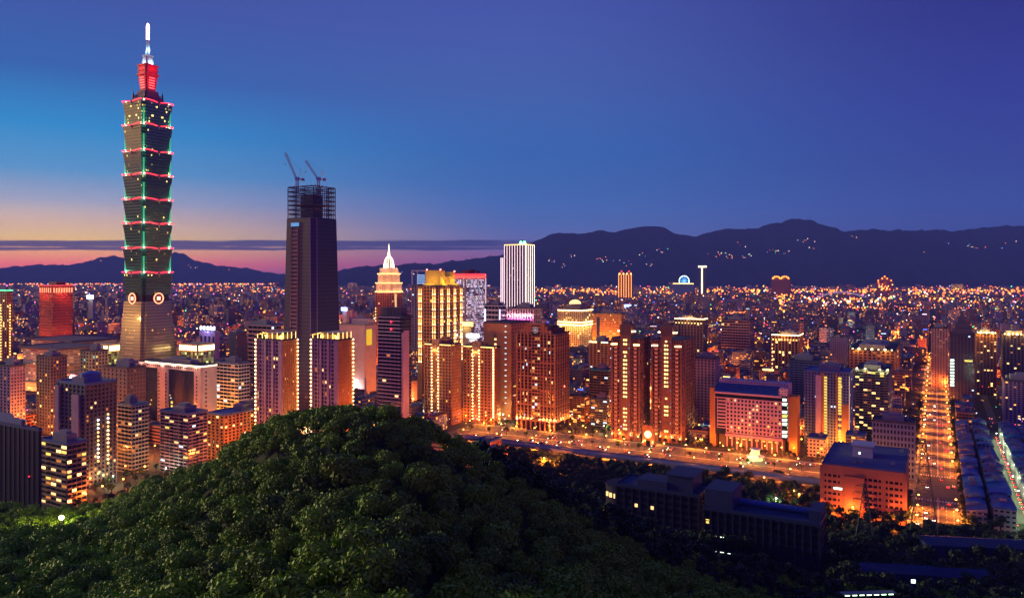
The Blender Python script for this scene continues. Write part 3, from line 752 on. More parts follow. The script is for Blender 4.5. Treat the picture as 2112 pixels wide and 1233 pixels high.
def pilaster_tower(label, pl, pc, pr, Y, top, u, extra=False):
    b = Bld('apartment_tower', label, 'apartment tower', pl, pc, pr, Y, top, group='twin brown towers with lamp-studded pilasters', short='the lamp-studded brown towers')
    b.core(glass); mb = MB(); nr = int(b.h/3.6)
    for f, nc in (('F', 9), ('R', 7), ('L', 7)): b.facade(mb, f, nc, nr, pier=b.fw(f)/nc*.5, sp=1.7, pt=.5, lit=.05 if f == 'F' else .02 if f == 'R' else 0)
    b.fbox(mb, 'F', u-4.8, u+4.8, .5, 1.6, 0, b.h); b.fbox(mb, 'B', -b.w/2, b.w/2, 0, .4, 0, b.h)
    mb.build('wall', brown, b.o)
    for j in range(nr-1):
        z = 4+j*b.h/nr
        for s in (-4.6, 4.6): b.lamp('F', u+s, z, .68, 'goldhi', 1.9)
    mb = MB()
    for s in (-3.6, -1.2, 1.2, 3.6): b.fbox(mb, 'F', u+s-.45, u+s+.45, .5, 2.2, b.h-6, b.h+7)
    b.fbox(mb, 'F', u-5, u+5, -14, .5, b.h, b.h+6); mb.build('centre_block', mat('cream_fins', (.6, .42, .25), .7), b.o)
    for s in (-2.4, 0, 2.4): plight('fin_light', b.o, b.P('F', u+s, 2.6, b.h-6), 700, (1, .5, .15), .3)
    for a, c in ((-b.w/2, u-5.4), (u+5.6, b.w/2)): edge_light(b, b.h+.6, 'F', 'gold', .4, u0=a+.5, u1=c-.5)
    edge_light(b, b.h+.6, 'R', 'amber', .35, u0=-b.d/2, u1=-b.d/4)
    for i in range(14): 
        if rnd.random() < .8: b.pane('F', u+rnd.choice((-2, 0, 2)), 8+i*b.h/15, 1.6, 1.4, rnd.choice(('dim', 'warm', 'amber')), 1.65)
    if extra:
        for j in range(2, nr):
            z = j*b.h/nr
            mb = MB(); b.fbox(mb, 'F', b.w/2-1.6, b.w/2-.8, .6, 1.2, z, z+2.6); mb.build('glow_bar', E['goldhi'], b.o)
    b.roof(dkroof); b.rooftop(brown); b.finish(); return b
pilaster_tower('brown tower with two lamp columns standing in front of the gold-lit pier tower', 876, 931, 951, 870, 713, -3.0)
pilaster_tower('brown tower with two lamp columns and a dashed light line on its right edge', 956, 1020, 1031, 876, 718, -3.0, True)

# brown pediment tower with uplit pilasters
def pediment_tower():
    b = Bld('office_tower', 'wide brown tower with stepped pediment, round emblem and uplit pilaster feet', 'office tower', 1067, 1144, 1173, 835, 690, short='the brown pediment tower')
    g2 = glassmat('plum_glass', (.02, .015, .03), .15, .5)
    b.core(g2, ins=.0); mb = MB(); h = b.h; W = b.w; z0 = 12; nr = 26
    for u0, u1, n in ((-W/2, -W*.1, 4), (W*.12, W/2, 4)):
        b.facade(mb, 'F', n, 6, u0, u1, z0, h, pier=1.3, sp=1.4, pt=1.1, st=.9, lit=0)
        b.facade(mb, 'F', n*2, nr, u0, u1, z0, h, pier=.0, sp=.5, st=.25, lit=.035, pal='warm dim warm cool')
    b.facade(mb, 'F', 3, nr, -W*.1, W*.12, z0, h, pier=.4, sp=1.2, pt=.2, st=.6, lit=.34, pal='dim warm dim warm cool', ends=False)
    for f in 'RL':
        b.facade(mb, f, 6, 6, None, None, z0, h, pier=1.4, sp=.8, pt=1., st=.6, lit=0)
        b.facade(mb, f, 12, nr, None, None, z0, h, pier=0, sp=.6, st=.25, lit=.01 if f == 'R' else 0)
    b.fbox(mb, 'F', -W/2-.8, W/2+.8, 0, 1.6, z0-2.5, z0-.8); b.fbox(mb, 'R', -b.d/2, b.d/2+.8, 0, 1.6, z0-2.5, z0-.8)
    b.fbox(mb, 'B', -W/2, W/2, 0, .4, 0, h)
    for i in range(9): b.fbox(mb, 'F', -W/2+i*W/8-.8, -W/2+i*W/8+.8, 0, 1.3, 0, z0-2.5)
    mb.build('wall', brown, b.o)
    mb = MB()
    for k, (a, zt) in enumerate(((.4, 4), (.3, 8), (.22, 11.5))):
        mb.box(-W*a, W*a, -b.d/2-.2+k*.1, -b.d/2+6+k, h+.2*k, h+zt)
    for a, zt in ((.4, 4), (.3, 8), (.22, 11.5)):
        for s in (-1, 1): b.fbox(mb, 'F', s*W*a-.7, s*W*a+.7, .15, 1.1, h-2, h+zt+.6)
        b.fbox(mb, 'F', -W*a, W*a, .2, .9, h+zt-1.3, h+zt)
    mb.build('pediment', brown, b.o)
    mb = MB(); b.fbox(mb, 'F', -5, 5.4, .3, .85, h-1.5, h+9.6); sg = mb.build('sign_panel', mat('dark_sign', (.03, .02, .03), .4), b.o)
    for r0, r1 in ((3.2, 3.7), (1.8, 2.1)):
        mb = MB()
        for i in range(28):
            a0, a1 = 2*math.pi*i/28, 2*math.pi*(i+1)/28; y = -b.d/2-.9
            mb.tube(((r0*math.cos(a0)), y, h+4.3+r0*math.sin(a0)), ((r0*math.cos(a1)), y, h+4.3+r0*math.sin(a1)), (r1-r0)/2, 0, 4)
        mb.build('emblem_ring', emat('light_emblem', (.75, .6, .7), .5), sg)
    mb = MB()
    for i in range(5): a = math.pi*2*i/5+math.pi/2; mb.tube((0, -b.d/2-.9, h+4.3), (1.5*math.cos(a), -b.d/2-.9, h+4.3+1.5*math.sin(a)), .28, 0, 4)
    mb.build('emblem_flower', emat('light_emblem', (.75, .6, .7), .5), sg)
    for u0, u1, n in ((-W/2, -W*.1, 4), (W*.12, W/2, 4)):
        for i in range(n+1): upl(b, 'F', u0+(u1-u0)*i/n, z0-.2, 1500, (1, .55, .16), 2.)
    for i in range(7): upl(b, 'R', -b.d/2+i*b.d/6, z0-.2, 1100 if i in (0, 2, 3, 6) else 400, (1, .55, .16), 2., bulb=i in (0, 2, 3, 6))
    mb = MB(); mb.box(-W*.3, W*.42, -b.d*.3, b.d*.45, h+.8, h+6); mb.box(-W*.1, W*.3, -b.d*.2, b.d*.3, h+6, h+9); mb.build('plant_room', mat('red_brown_roof', (.2, .08, .06), .8), b.o)
    for u, z in ((.48, h-1), (.1, h-60)):
        mb = MB(); mb.ball(b.P('R', u*b.d, 1.6, z), .7); mb.build('red_warning_light', emat('light_warning', (1, .12, .08), 12.), b.o)
    b.roof(dkroof, z=h-.4, parapet=.8); b.finish()
pediment_tower()

# twin residential towers with a lit clock gate between
def twin(label, pl, pc, pr, Y, top):
    b = Bld('apartment_tower', label, 'apartment tower', pl, pc, pr, Y, top, group='pair of red-brown towers beside the clock gate', short='the red-brown twin towers')
    b.core(glass); mb = MB(); nr = 25; h = b.h; W = b.w
    b.facade(mb, 'F', 11, nr, pier=W/11*.45, sp=1.9, pt=.5, lit=.012, pal='dim warm'); b.facade(mb, 'R', 6, nr, pier=b.d/6*.5, sp=2, pt=.5, lit=.01); b.facade(mb, 'L', 6, nr, pier=b.d/6*.5, sp=2, pt=.5, lit=0)
    b.fbox(mb, 'F', -W*.17, W*.19, .5, 2.2, 0, h+4); b.fbox(mb, 'B', -W/2, W/2, 0, .4, 0, h)
    for u in (-.36, .36): b.fbox(mb, 'F', u*W-2., u*W+2., .5, 1.3, 0, h-3)
    for u in (-.5, .5): b.fbox(mb, 'F', u*W-.9, u*W+.9, .5, 1.5, 0, h)
    for u in (-.3, .3): b.fbox(mb, 'R', u*b.d-1, u*b.d+1, .5, 1.5, 0, h-2)
    mb.build('wall', mat('red_brown_stone', (.3, .13, .07), .7), b.o)
    mb = MB(); b.fbox(mb, 'F', -W*.2, W*.22, -13, 2.4, h+4, h+15); mb.box(-W*.12, W*.14, -b.d/2+1, -b.d/2+9, h+15, h+18)
    for s in (-.12, .0, .12): b.fbox(mb, 'F', s*W-.5, s*W+.7, 2.4, 2.8, h+5, h+14)
    mb.build('tower_head', mat('brown_head', (.2, .12, .09), .7), b.o)
    for j in range(nr):
        z = (j+.75)*h/nr; x = b.o
        if j > 1 and rnd.random() < .93:
            if rnd.random() < .8: b.pane('F', -1.2, z, 1.7, 1.9, 'yellowhi', 2.25); b.pane('F', 1.3, z, 1.7, 1.9, 'yellowhi' if rnd.random() < .8 else 'warm', 2.25)
            else: b.pane('F', 0, z, 2., 1.6, 'gold', 2.25)
        if j > 1 and z < h-9:
            for u in (-.36, .36):
                for s in (-.75, .75):
                    if b.nw < 96: b.pane('F', u*W+s, z, 1.1, .6, 'slot', 1.36)
                    else: b.fbox(b.extra.setdefault('slot', MB()), 'F', u*W+s-.55, u*W+s+.55, 1.36, 1.44, z-.3, z+.3)
        if rnd.random() < .4: b.lamp('F', W*.15, z, .45, rnd.choice(('bluedim', 'bluedim', 'bluedim', 'teal')), 2.4, 'blue_lamp')
    for a, c, o_, z in ((-.52, -.3, 1.2, h-6), (.3, .52, 1.2, h-6), (.22, .36, 0, h+8), (-.3, -.24, 0, h+8)):
        mb = MB(); mb.tube(b.P('F', a*W, o_, z), b.P('F', c*W, o_, z+.3), .75, 0, 5); mb.build('cornice_light', E['goldhi'], b.o)
    for s in (-.2, .2): upl(b, 'F', s*W, 6, 1800, (1, .5, .12), 2.6)
    for s in (-.48, .48): upl(b, 'F', s*W, 5, 1600, (1, .4, .1), 2.6)
    b.roof(dkroof, z=h-.4, parapet=.8); b.finish(); return b
E['yellow2'] = emat('light_stair_amber', (1, .62, .1), 1.1); E['coolblue'] = emat('light_cool_blue', (.3, .55, 1), 1.6); E['yellowhi'] = emat('light_stair_yellow', (1, .72, .2), 2.6); E['slot'] = emat('light_slot', (1, .22, .08), 1.4)
twin('left red-brown twin tower with a bright yellow stair column, left of the clock gate', 1263, 1319, 1340, 788, 700)
twin('right red-brown twin tower with a bright yellow stair column, right of the clock gate', 1346, 1405, 1432, 776, 703)
def clock_gate():
    b = Bld('clock_gate', 'low brown gatehouse with a big glowing round clock between the twin towers', 'gatehouse', 1325, 1348, 1351, 762, h=21, short='the glowing clock gate')
    mb = MB(); w, d = b.w/2, b.d/2; mb.box(-w, w, -d, d, 0, 18); mb.box(-w-.4, w+.4, -d-.4, d+.4, 18, 19); mb.box(-w*.8, w*.8, -d, d, 19, 21); mb.build('wall', brown, b.o)
    mb = MB(); mb.box(-2, 2, -d-.1, -d+.2, 0, 6); mb.build('gateway', mat('dark_void', (.01, .01, .01), .9), b.o)
    n = 32; mb = MB(); ring = [(3.5*math.cos(2*math.pi*i/n), 3.5*math.sin(2*math.pi*i/n)) for i in range(n)]
    mb.v = [(x, -d-.5, 12+z) for x, z in ring]+[(x, -d+.1, 12+z) for x, z in ring]; mb.f = [tuple(range(n)), tuple(reversed(range(n, 2*n)))]+[(i, n+i, n+(i+1) % n, (i+1) % n) for i in range(n)]; mb.m = [0]*len(mb.f)
    cf = mb.build('clock_face', emat('light_clock', (1, .75, .25), 3.2), b.o)
    mb = MB(); mb.tube((0, -d-.6, 12), (0, -d-.6, 14.6), .12); mb.tube((0, -d-.6, 12), (1.6, -d-.6, 12.8), .14); mb.build('clock_hand', dks, cf)
    for s in (-1, 1): upl(b, 'F', s*(w-.8), 4, 1500, (1, .5, .12), 1.4)
    t = empty('bell_tower', ((1343-CX)*880/F, 880, 0), -GA, label='slim pale bell tower with lit openings rising behind the clock gate', cat='tower'); FOOT.append((t.location.x, 880, 10, 10, 50, GA))
    mb = MB(); mb.box(-3, 3, -3, 3, 0, 38); mb.box(-3.4, 3.4, -3.4, 3.4, 38, 39); mb.box(-2.3, 2.3, -2.3, 2.3, 39, 45); mb.cyl(0, 0, 2.4, .2, 45, 51, 8); mb.build('shaft', pink, t)
    for z in (16, 25, 40): mb = MB(); mb.box(-.8, .8, -3.1 if z < 39 else -2.4, -2.9 if z < 39 else -2.2, z, z+3.5); mb.build('lit_opening', E['gold'], t)
    upl_ = plight('tower_light', t, (5, -6, 41), 900, (1, .6, .2), .4)
clock_gate()

# courthouse-like slab with a pale square grid
def court():
    b = Bld('office_block', 'wide pinkish office block with a square window grid and sloping blue roof', 'office block', 1475, 1624, 1647, 723, 819, d=27, short='the pink grid office block')
    h = b.h; W = b.w; b.core(glass, z0=15); u0 = -W/2+W*.16; u1 = W/2-W*.075; nr = 9; mb = MB()
    b.facade(mb, 'F', 15, nr, u0, u1, 17, h-5, pier=1.5, sp=1.7, pt=1.2, st=1., lit=.09, pal='warm yellow warm dim', ends=False)
    b.facade(mb, 'F', 1, nr, -W/2+W*.03, u0, 21, h-5, pier=.9, sp=1.6, pt=.8, st=.9, lit=.0, ends=False)
    b.fbox(mb, 'F', -W/2, u1, 0, 1.3, h-1.2, h+.6); b.fbox(mb, 'F', -W/2, u1, 0, 1.3, h-5.6, h-4.6)
    b.fbox(mb, 'F', u0-.7, u1+.7, -2, 1.4, 13.6, 16.2)
    b.facade(mb, 'R', 5, 11, None, None, 14, h, pier=1.3, sp=1.6, lit=.05); b.fbox(mb, 'B', -W/2, W/2, 0, .4, 0, h); b.fbox(mb, 'L', -b.d/2, b.d/2, 0, .5, 14, h)
    for i in range(12): b.fbox(mb, 'F', u0+i*(u1-u0)/11-.6, u0+i*(u1-u0)/11+.6, -4.2, -3, 0, 14)
    mb.build('wall', mat('rose_stone', (.6, .3, .42), .7, var=.08), b.o)
    for j in range(nr):
        z = 17+(j+.5)*(h-22)/nr
        if j not in (2, 7): b.pane('F', (u1+W/2)/2, z, W*.06, 2.6, rnd.choice(('coolhi', 'coolhi', 'yellow')), .1)
        b.lamp('F', W/2+.2, z+1, .35, 'green', 1)
    b.pane('F', (u1+W/2)/2, h-2.8, W*.05, 2.6, 'coolhi', .1)
    mb = MB(); mb.box(-W/2+3, W/2-3, -b.d/2+4, b.d/2-2, 0, 14.5); mb.build('recessed_lobby', mat('dark_lobby', (.08, .05, .04), .7), b.o)
    for i in range(8): b.pane('F', u0+4+i*(u1-u0)/8.5, 11, 3.2, 1.1, 'yellow', -3.9)
    mb = MB(); d = b.d/2
    pr = [(-d-1.2, h+.6), (-d+12, h+8), (d, h+8), (d, h+.6)]
    mb.poly([(-W/2-1, y, z) for y, z in reversed(pr)]); mb.poly([(W/2-8, y, z) for y, z in pr])
    for (a, c) in zip(pr, pr[1:]+pr[:1]): mb.poly([(-W/2-1, a[0], a[1]), (W/2-8, a[0], a[1]), (W/2-8, c[0], c[1]), (-W/2-1, c[0], c[1])])
    rf = mb.build('sloping_roof', glassmat('roof_blue_panels', (.03, .06, .24), .45, .4), b.o)
    mb = MB(); mb.box(-W/2+1, W/2, -d+12.3, d-1, h+8, h+11.5); mb.box(W/2-8, W/2, -d, d-.2, h+.7, h+8); mb.build('roof_screen', wallwin('perforated_screen', False, (.5, .38, .48), (2.6, 2.6), (.3, .7, .3, .7), 0, 0, (.1, .06, .14)), b.o)
    for side, x0, x1 in (('left', -W/2-7, -W/2-.6), ('right', W/2+.6, W/2+8)):
        mb = MB(); mb.box(x0, x1, -d+6, d-4, 0, h+3 if side == 'left' else h); mb.build('side_wing', mat('ochre_wing', (.6, .27, .05), .7), b.o)
    b.finish()
    k = empty('glass_pavilion', ground_pt(1558, 948)+(0,), -GA, label='small glowing yellow-green glass pavilion in front of the pink grid office block', cat='pavilion')
    mb = MB(); mb.cyl(0, 0, 7, 6.2, 0, 3.2, 16); mb.cyl(0, 0, 4.2, 3.8, 5.2, 10, 12); mb.build('glass_drum', emat('light_pavilion', (.85, .9, .3), 1.1), k)
    mb = MB(); mb.cyl(0, 0, 8.5, 8.5, 3.2, 3.7, 16); mb.cyl(0, 0, 6, 5, 3.7, 5.2, 16); mb.cyl(0, 0, 5.2, 5.2, 10, 10.5, 12)
    for i in range(8): a = i*math.pi/4; mb.tube((8*math.cos(a), 8*math.sin(a), 0), (8*math.cos(a), 8*math.sin(a), 3.3), .2)
    mb.build('canopy', white, k); plight('pavilion_glow', k, (-3, -12, 5), 9000, (.7, 1, .3), 1)
E['coolhi'] = emat('light_cool_bright', (.8, 1, .8), 2.2)
court()

# dark banded tower in front of centre
b = tower('hotel_tower', 'slim dark tower with many thin horizontal white floor bands', 'the dark banded tower', 780, 831, 848, 690, 655, 'dark', 'bands', 6, 40, 4, .02, 'dim cool warm', finish=False, rooftop=False)
mb = MB()
for j in range(41): b.fbox(mb, 'F', -b.w/2, b.w/2-2.5, .92, 1.15, j*b.h/40-.3, j*b.h/40+.25)
mb.build('floor_edge', mat('lilac_metal', (.85, .65, .85), .5), b.o)
mb = MB(); b.fbox(mb, 'F', b.w/2-.2, b.w/2+1.6, -.1, 1.7, 0, b.h-14); b.fbox(mb, 'R', -b.d/2+.3, b.d*.1, .3, 1.3, 0, b.h-12); mb.build('side_pilaster', mat('mauve_panel', (.6, .4, .42), .6), b.o)
mb = MB(); mb.box(-b.w/2+2, b.w/2-3, -b.d/2+2, b.d/2-2, b.h+1, b.h+9); mb.build('plant_room', WALL['dark'], b.o)
for i in range(7): mb = MB(); mb.tube((-b.w/2+2+i*4.2, -b.d/2+1, b.h+1), (-b.w/2+2+i*4.2, -b.d/2+1, b.h+13+(i % 3)), .22); mb.build('crown_fin', dks, b.o)
for z in (b.h-4, b.h-11): b.lamp('F', 2, z, .9, 'red', 1.6)
b.finish()

# two apartment towers with lamp-lined corners and curved lit roof canopies
for pl, pc, pr, lab in ((528, 582, 614, 'left lamp-edged apartment tower with a curved lit roof canopy, before the dark tower under construction'), (642, 697, 728, 'right lamp-edged apartment tower with a curved lit roof canopy, before the dark tower under construction')):
    b = Bld('apartment_tower', lab, 'apartment tower', pl, pc, pr, 700, 703, group='pair of lamp-edged apartment towers', short='the lamp-edged apartment towers')
    b.core(glassmat('violet_glass', (.05, .05, .1), .25, .5)); mb = MB(); mo = MB(); nr = 30; h = b.h; W = b.w
    b.facade(mb, 'F', 8, nr, pier=1.3, sp=1.1, pt=.5, lit=.05, pal='warm dim yellow gold', ends=True); b.facade(mo, 'R', 8, nr, pier=1.9, sp=1.7, pt=.5, lit=.06, pal='warm dim gold')
    b.facade(mo, 'L', 6, nr, pier=2, sp=2, lit=0); b.fbox(mo, 'B', -W/2, W/2, 0, .4, 0, h)
    for u in (-.5, -.16, .12, .42): b.fbox(mb, 'F', u*W, u*W+3, .5, 1.4, 0, h)
    mb.build('front_wall', mat('lavender_tile', (.42, .34, .42), .6), b.o); mo.build('side_wall', mat('orange_lit_stone', (.58, .25, .07), .7), b.o)  # orange light on the side wall is put into its stone colour
    for j in range(nr+1):
        z = 3+j*(h-3)/nr; b.lamp('F', -W/2+1, z, .7, 'goldhi', 1.7); b.lamp('R', b.d/2-1, z, .7, 'goldhi', 1.3)
    mb = MB(); n = 14
    for i in range(n):
        f0, f1 = i/n, (i+1)/n; z = lambda t: h+4.5+3.6*math.sin(min(1, t*1.15)*math.pi/2)+.8*math.sin(t*6)
        x0, x1 = -W/2-1+f0*(W+2), -W/2-1+f1*(W+2)
        mb.poly([(x0, -b.d/2-1, z(f0)), (x1, -b.d/2-1, z(f1)), (x1, b.d/2+1, z(f1)), (x0, b.d/2+1, z(f0))]); mb.poly([(x0, -b.d/2-1, z(f0)-.5), (x0, b.d/2+1, z(f0)-.5), (x1, b.d/2+1, z(f1)-.5), (x1, -b.d/2-1, z(f1)-.5)])
        mb.poly([(x0, -b.d/2-1, z(f0)-.5), (x1, -b.d/2-1, z(f1)-.5), (x1, -b.d/2-1, z(f1)), (x0, -b.d/2-1, z(f0))])
    mb.build('roof_canopy', mat('cream_canopy', (.7, .6, .4), .6), b.o)
    for i in range(6):
        u = -W/2+1+i*(W-2)/5; mb = MB(); mb.tube((u, -b.d/2+1, h), (u, -b.d/2+1, h+5+2.5*min(1, i/4)), .35); mb.build('canopy_post', E['gold'], b.o)
    for i in range(4):
        v = -b.d/2+2+i*(b.d-4)/3; mb = MB(); mb.tube((W/2-.6, v, h), (W/2-.6, v, h+7.5), .3); mb.build('canopy_post', E['gold'], b.o)
    for p in ((-W*.3, -b.d*.3), (W*.3, -b.d*.3), (W*.3, b.d*.3)): plight('roof_light', b.o, (p[0], p[1], h+3), 2600, (1, .65, .12), .5)
    mb = MB(); mb.box(-W*.3, W*.35, -b.d*.25, b.d*.4, h+.8, h+5); mb.build('plant_room', tan, b.o)
    b.roof(dkroof, over=.3, parapet=.8); b.finish()

# dome-crowned spire tower
def spire_tower():
    b = Bld('hotel_tower', 'tower with a glowing white tiered dome crown and needle spire', 'hotel tower', 775, 808, 829, 1250, 604, short='the spire-crowned tower')
    b.core(glass); mb = MB()
    for f, n in (('F', 7), ('R', 6), ('L', 6)): b.facade(mb, f, n, 36, pier=1.8, sp=1.8, pt=.8, lit=.03)
    b.wall = mb.build('wall', mat('rust_stone', (.45, .14, .1), .7), b.o); h = b.h; w, d = b.w/2, b.d/2
    cs = mat('cream_stone', (.7, .52, .4), .6); z = h
    for s, hh in ((1.04, 1.5), (.94, 13), (1.0, 1.5), (.8, 14), (.86, 1.5), (.66, 10)):
        mb = MB(); mb.box(-w*s, w*s, -d*s, d*s, z, z+hh)
        if hh > 5:
            for i in range(9):
                mb.box(-w*s+i*2*w*s/8-.5, -w*s+i*2*w*s/8+.5, -d*s-.7, -d*s, z, z+hh); mb.box(w*s, w*s+.7, -d*s+i*2*d*s/8-.5, -d*s+i*2*d*s/8+.5, z, z+hh)
        t = mb.build('crown_tier', cs, b.o); z += hh
        if hh < 2:
            mb = MB(); mb.tube((-w*s, -d*s-1, z+.3), (w*s+1, -d*s-1, z+.3), .5); mb.tube((w*s+1, -d*s-1, z+.3), (w*s+1, d*s, z+.3), .5); mb.build('cornice_light', E['gold'], b.o)
            for p in ((-w*.5, -d*s-3), (w*.5, -d*s-3), (w*s+3, -d*.5), (w*s+3, d*.5)): plight('crown_floodlight', b.o, (p[0], p[1], z+1.5), 2200, (1, .5, .2), .5)
    k = 16; R0 = min(w, d)*.62; mb = MB(); zz = z
    for i in range(6):
        a0, a1 = i/6*math.pi/2, (i+1)/6*math.pi/2; mb.cyl(0, 0, R0*math.cos(a0), max(.8, R0*math.cos(a1)), z+20*math.sin(a0), z+20*math.sin(a1), 12)
    mb.build('dome', mat('white_dome', (.8, .75, .7), .5), b.o)
    for i in range(12):
        a = 2*math.pi*i/12; mb = MB()
        for q in range(5):
            t0, t1 = q/5*math.pi/2, (q+1)/5*math.pi/2; r0, r1 = R0*math.cos(t0)+.4, R0*math.cos(t1)+.6
            mb.tube((r0*math.cos(a), r0*math.sin(a), z+20.3*math.sin(t0)), (r1*math.cos(a), r1*math.sin(a), z+20.3*math.sin(t1)), .4)
        mb.build('rib_light', emat('light_rib', (1, .85, .6), 2.5), b.o)
    mb = MB(); mb.cyl(0, 0, 2.2, 1.6, z+20, z+27, 8); mb.cyl(0, 0, 1.3, .2, z+27, z+41, 8); mb.build('spire', emat('light_spire', (1, .85, .55), 2.8), b.o)
    for p in ((0, -d*1.0), (w*1.0, 0)): plight('dome_floodlight', b.o, (p[0], p[1], z+4), 3500, (1, .7, .5), .6)
    for j in range(22): b.lamp('F', -w+.8, 8+j*5.2, .8, 'gold', 1.2); b.lamp('R', d-.8, 8+j*5.2, .7, 'amber', 1.2)
    mb = MB(); b.fbox(mb, 'R', -d*.55, -d*.25, 1, 2, 20, h-2); mb.build('light_shaft', emat('light_shaft', (1, .5, .2), 1.0), b.o)
    b.finish()
spire_tower()

# white ribbed tower with a green roof sign
b = Bld('office_tower', 'tall white tower outlined by vertical white light fins with a green roof sign', 'office tower', 1041, 1084, 1101, 1200, 505, short='the white ribbed tower')
b.core(wallwin('white_tower_glass', False, (.1, .08, .12), (2.2, 3.8), (.1, .9, .2, .8), .06, .5, (.05, .04, .08), .5, .2, [(0, (1, .6, .6)), (.4, (.8, .85, 1)), (.8, (1, .7, .4))]))
mb = MB()
for f, n in (('F', 8), ('R', 4), ('L', 4)): b.facade(mb, f, n, 1, pier=.6, sp=0, pt=.8, lit=0)
b.fbox(mb, 'B', -b.w/2, b.w/2, 0, .5, 0, b.h); mb.build('wall', mat('violet_grey_wall', (.16, .13, .2), .7), b.o)
for f, n in (('F', 8), ('R', 4)):
    for i in range(n+1):
        u = -b.fw(f)/2+i*b.fw(f)/n; mb = MB(); b.fbox(mb, f, u-.34, u+.34, .85, 1.1, 30, b.h); mb.build('light_fin', E['pinkwhite'] if f == 'F' else emat('light_fin_warm', (1, .85, .75), 3.2), b.o)
edge_light(b, b.h+.5, 'FR', 'gold', .5)
mb = MB(); u = b.w/2-8
for k in range(2): mb.ball((u+k*6.5, -b.d/2-1, b.h+4.2), 2.2, 0, 10, 8, .8); mb.box(u+k*6.5-3, u+k*6.5+3, -b.d/2-1.4, -b.d/2-.6, b.h+1.2, b.h+2.6)
mb.build('roof_sign', emat('light_sign_green', (.15, 1, .3), 6.), b.o); mb = MB(); mb.box(-b.w/2-9, -b.w/2-1, -b.d/2+4, b.d/2-4, 0, b.h-20); mb.build('lower_wing', MATS['white_tower_glass'], b.o)
for i in range(3): mb = MB(); mb.box(-b.w/2-9+i*3.4-.35, -b.w/2-9+i*3.4+.35, -b.d/2+3, -b.d/2+3.9, 30, b.h-20); mb.build('light_fin', E['pinkwhite'], b.o)
b.roof(dkroof); b.finish()

# dotted tower with red roof line
b = Bld('office_tower', 'broad tower dotted all over with small white lights under a red glowing roof line', 'office tower', 936, 960, 1001, 1300, 566, short='the red-topped dotted tower')
b.core(wallwin('dotted_wall', False, (.3, .2, .3), (3.4, 3.6), (.3, .72, .3, .7), .95, 4.0, (.2, .14, .25), .6, .3, [(0, (.75, .75, 1)), (.4, (1, .6, .9)), (.75, (1, .8, .7))]))
mb = MB()
for f, n in (('F', 1), ('R', 1), ('L', 1)): b.facade(mb, f, n, 1, pier=2.2, sp=3, pt=.8, st=.7, lit=0)
mb.build('wall', pink, b.o)
mb = MB(); b.fbox(mb, 'R', -b.d/2, b.d/2, 1, 1.6, b.h-7, b.h-1.5); b.fbox(mb, 'F', -b.w/2, b.w/2+1.6, 1, 1.6, b.h-7, b.h-1.5); mb.build('red_light_band', emat('light_red_band', (1, .08, .06), 1.3), b.o)
edge_light(b, b.h+.4, 'FR', 'red', .6); mb = MB(); mb.tube(b.P('R', b.d/2, 1, 20), b.P('R', b.d/2, 1, b.h), .35); mb.build('edge_light', E['pinkwhite'], b.o)
b.roof(mat('red_roof', (.3, .04, .05), .7)); b.rooftop(mat('red_roof', (.3, .04, .05), .7)); b.finish()
# frame-topped tower left of it
b = tower('office_tower', 'slim mauve tower with an open square roof frame, left of the gold-lit crown', 'the square-framed mauve tower', 849, 878, 890, 1350, 590, 'purple', 'grid', 5, 34, 3, .06, 'cool dim', rooftop=False, finish=False)
mb = MB(); z1 = b.h+27
for x in (-b.w/2+.8, b.w/2-.8): mb.box(x-.8, x+.8, -b.d/2, -b.d/2+1.6, b.h, z1); mb.box(x-.8, x+.8, b.d/2-1.6, b.d/2, b.h, z1)
mb.box(-b.w/2, b.w/2, -b.d/2, b.d/2, z1, z1+1.6); mb.build('roof_frame', mat('lilac_frame', (.5, .4, .6), .6), b.o)
for j in range(5): b.pane('F', 1, b.h+5+j*3.6, b.w*.55, 1., 'coolblue' if 'coolblue' in E else 'cool', -6)
b.finish()

# red hotel slab on the left
b = tower('hotel_tower', 'broad red-lit grid tower with a row of arched lights under its roof', 'the red grid tower', 82, 108, 150, 1250, 590, 'red', 'grid', 12, 32, 16, .02, 'dim', rooftop=False, finish=False, g=glassmat('plum_glass2', (.05, .02, .04), .3))
for f in 'FR':
    n = 6 if f == 'F' else 8
    for i in range(n):
        u = -b.fw(f)/2+(i+.5)*b.fw(f)/n; mb = MB(); b.fbox(mb, f, u-1., u+1., .9, 1.2, b.h-11, b.h-3); mb.build('arched_light', emat('light_arch', (1, .25, .12), 2.0), b.o)
    plight('roof_floodlight', b.o, b.P(f, 0, 14, b.h-14), 16000, (1, .15, .05), 1)
    plight('wall_floodlight', b.o, b.P(f, 0, 30, 60), 45000, (1, .2, .05), 1)
edge_light(b, b.h+1, 'FR', 'redsoft', .5)
mb = MB(); mb.box(-b.w*.3, b.w*.3, -b.d*.2, b.d*.25, b.h, b.h+7); mb.build('plant_room', WALL['red'], b.o); b.finish()
b = tower('apartment_tower', 'yellow-lit tower with a green glowing roof at the left picture edge', 'the green-roofed tower', -6, 14, 26, 1300, 600, 'orange', 'grid', 5, 30, 3, .1, 'yellow gold warm', finish=False)
edge_light(b, b.h+1, 'FR', 'green', .8)
for j in range(24): b.lamp('F', -2, 6+j*5, 1., 'gold', 1.); b.lamp('R', 0, 6+j*5, 1., 'gold', 1.)
b.finish()

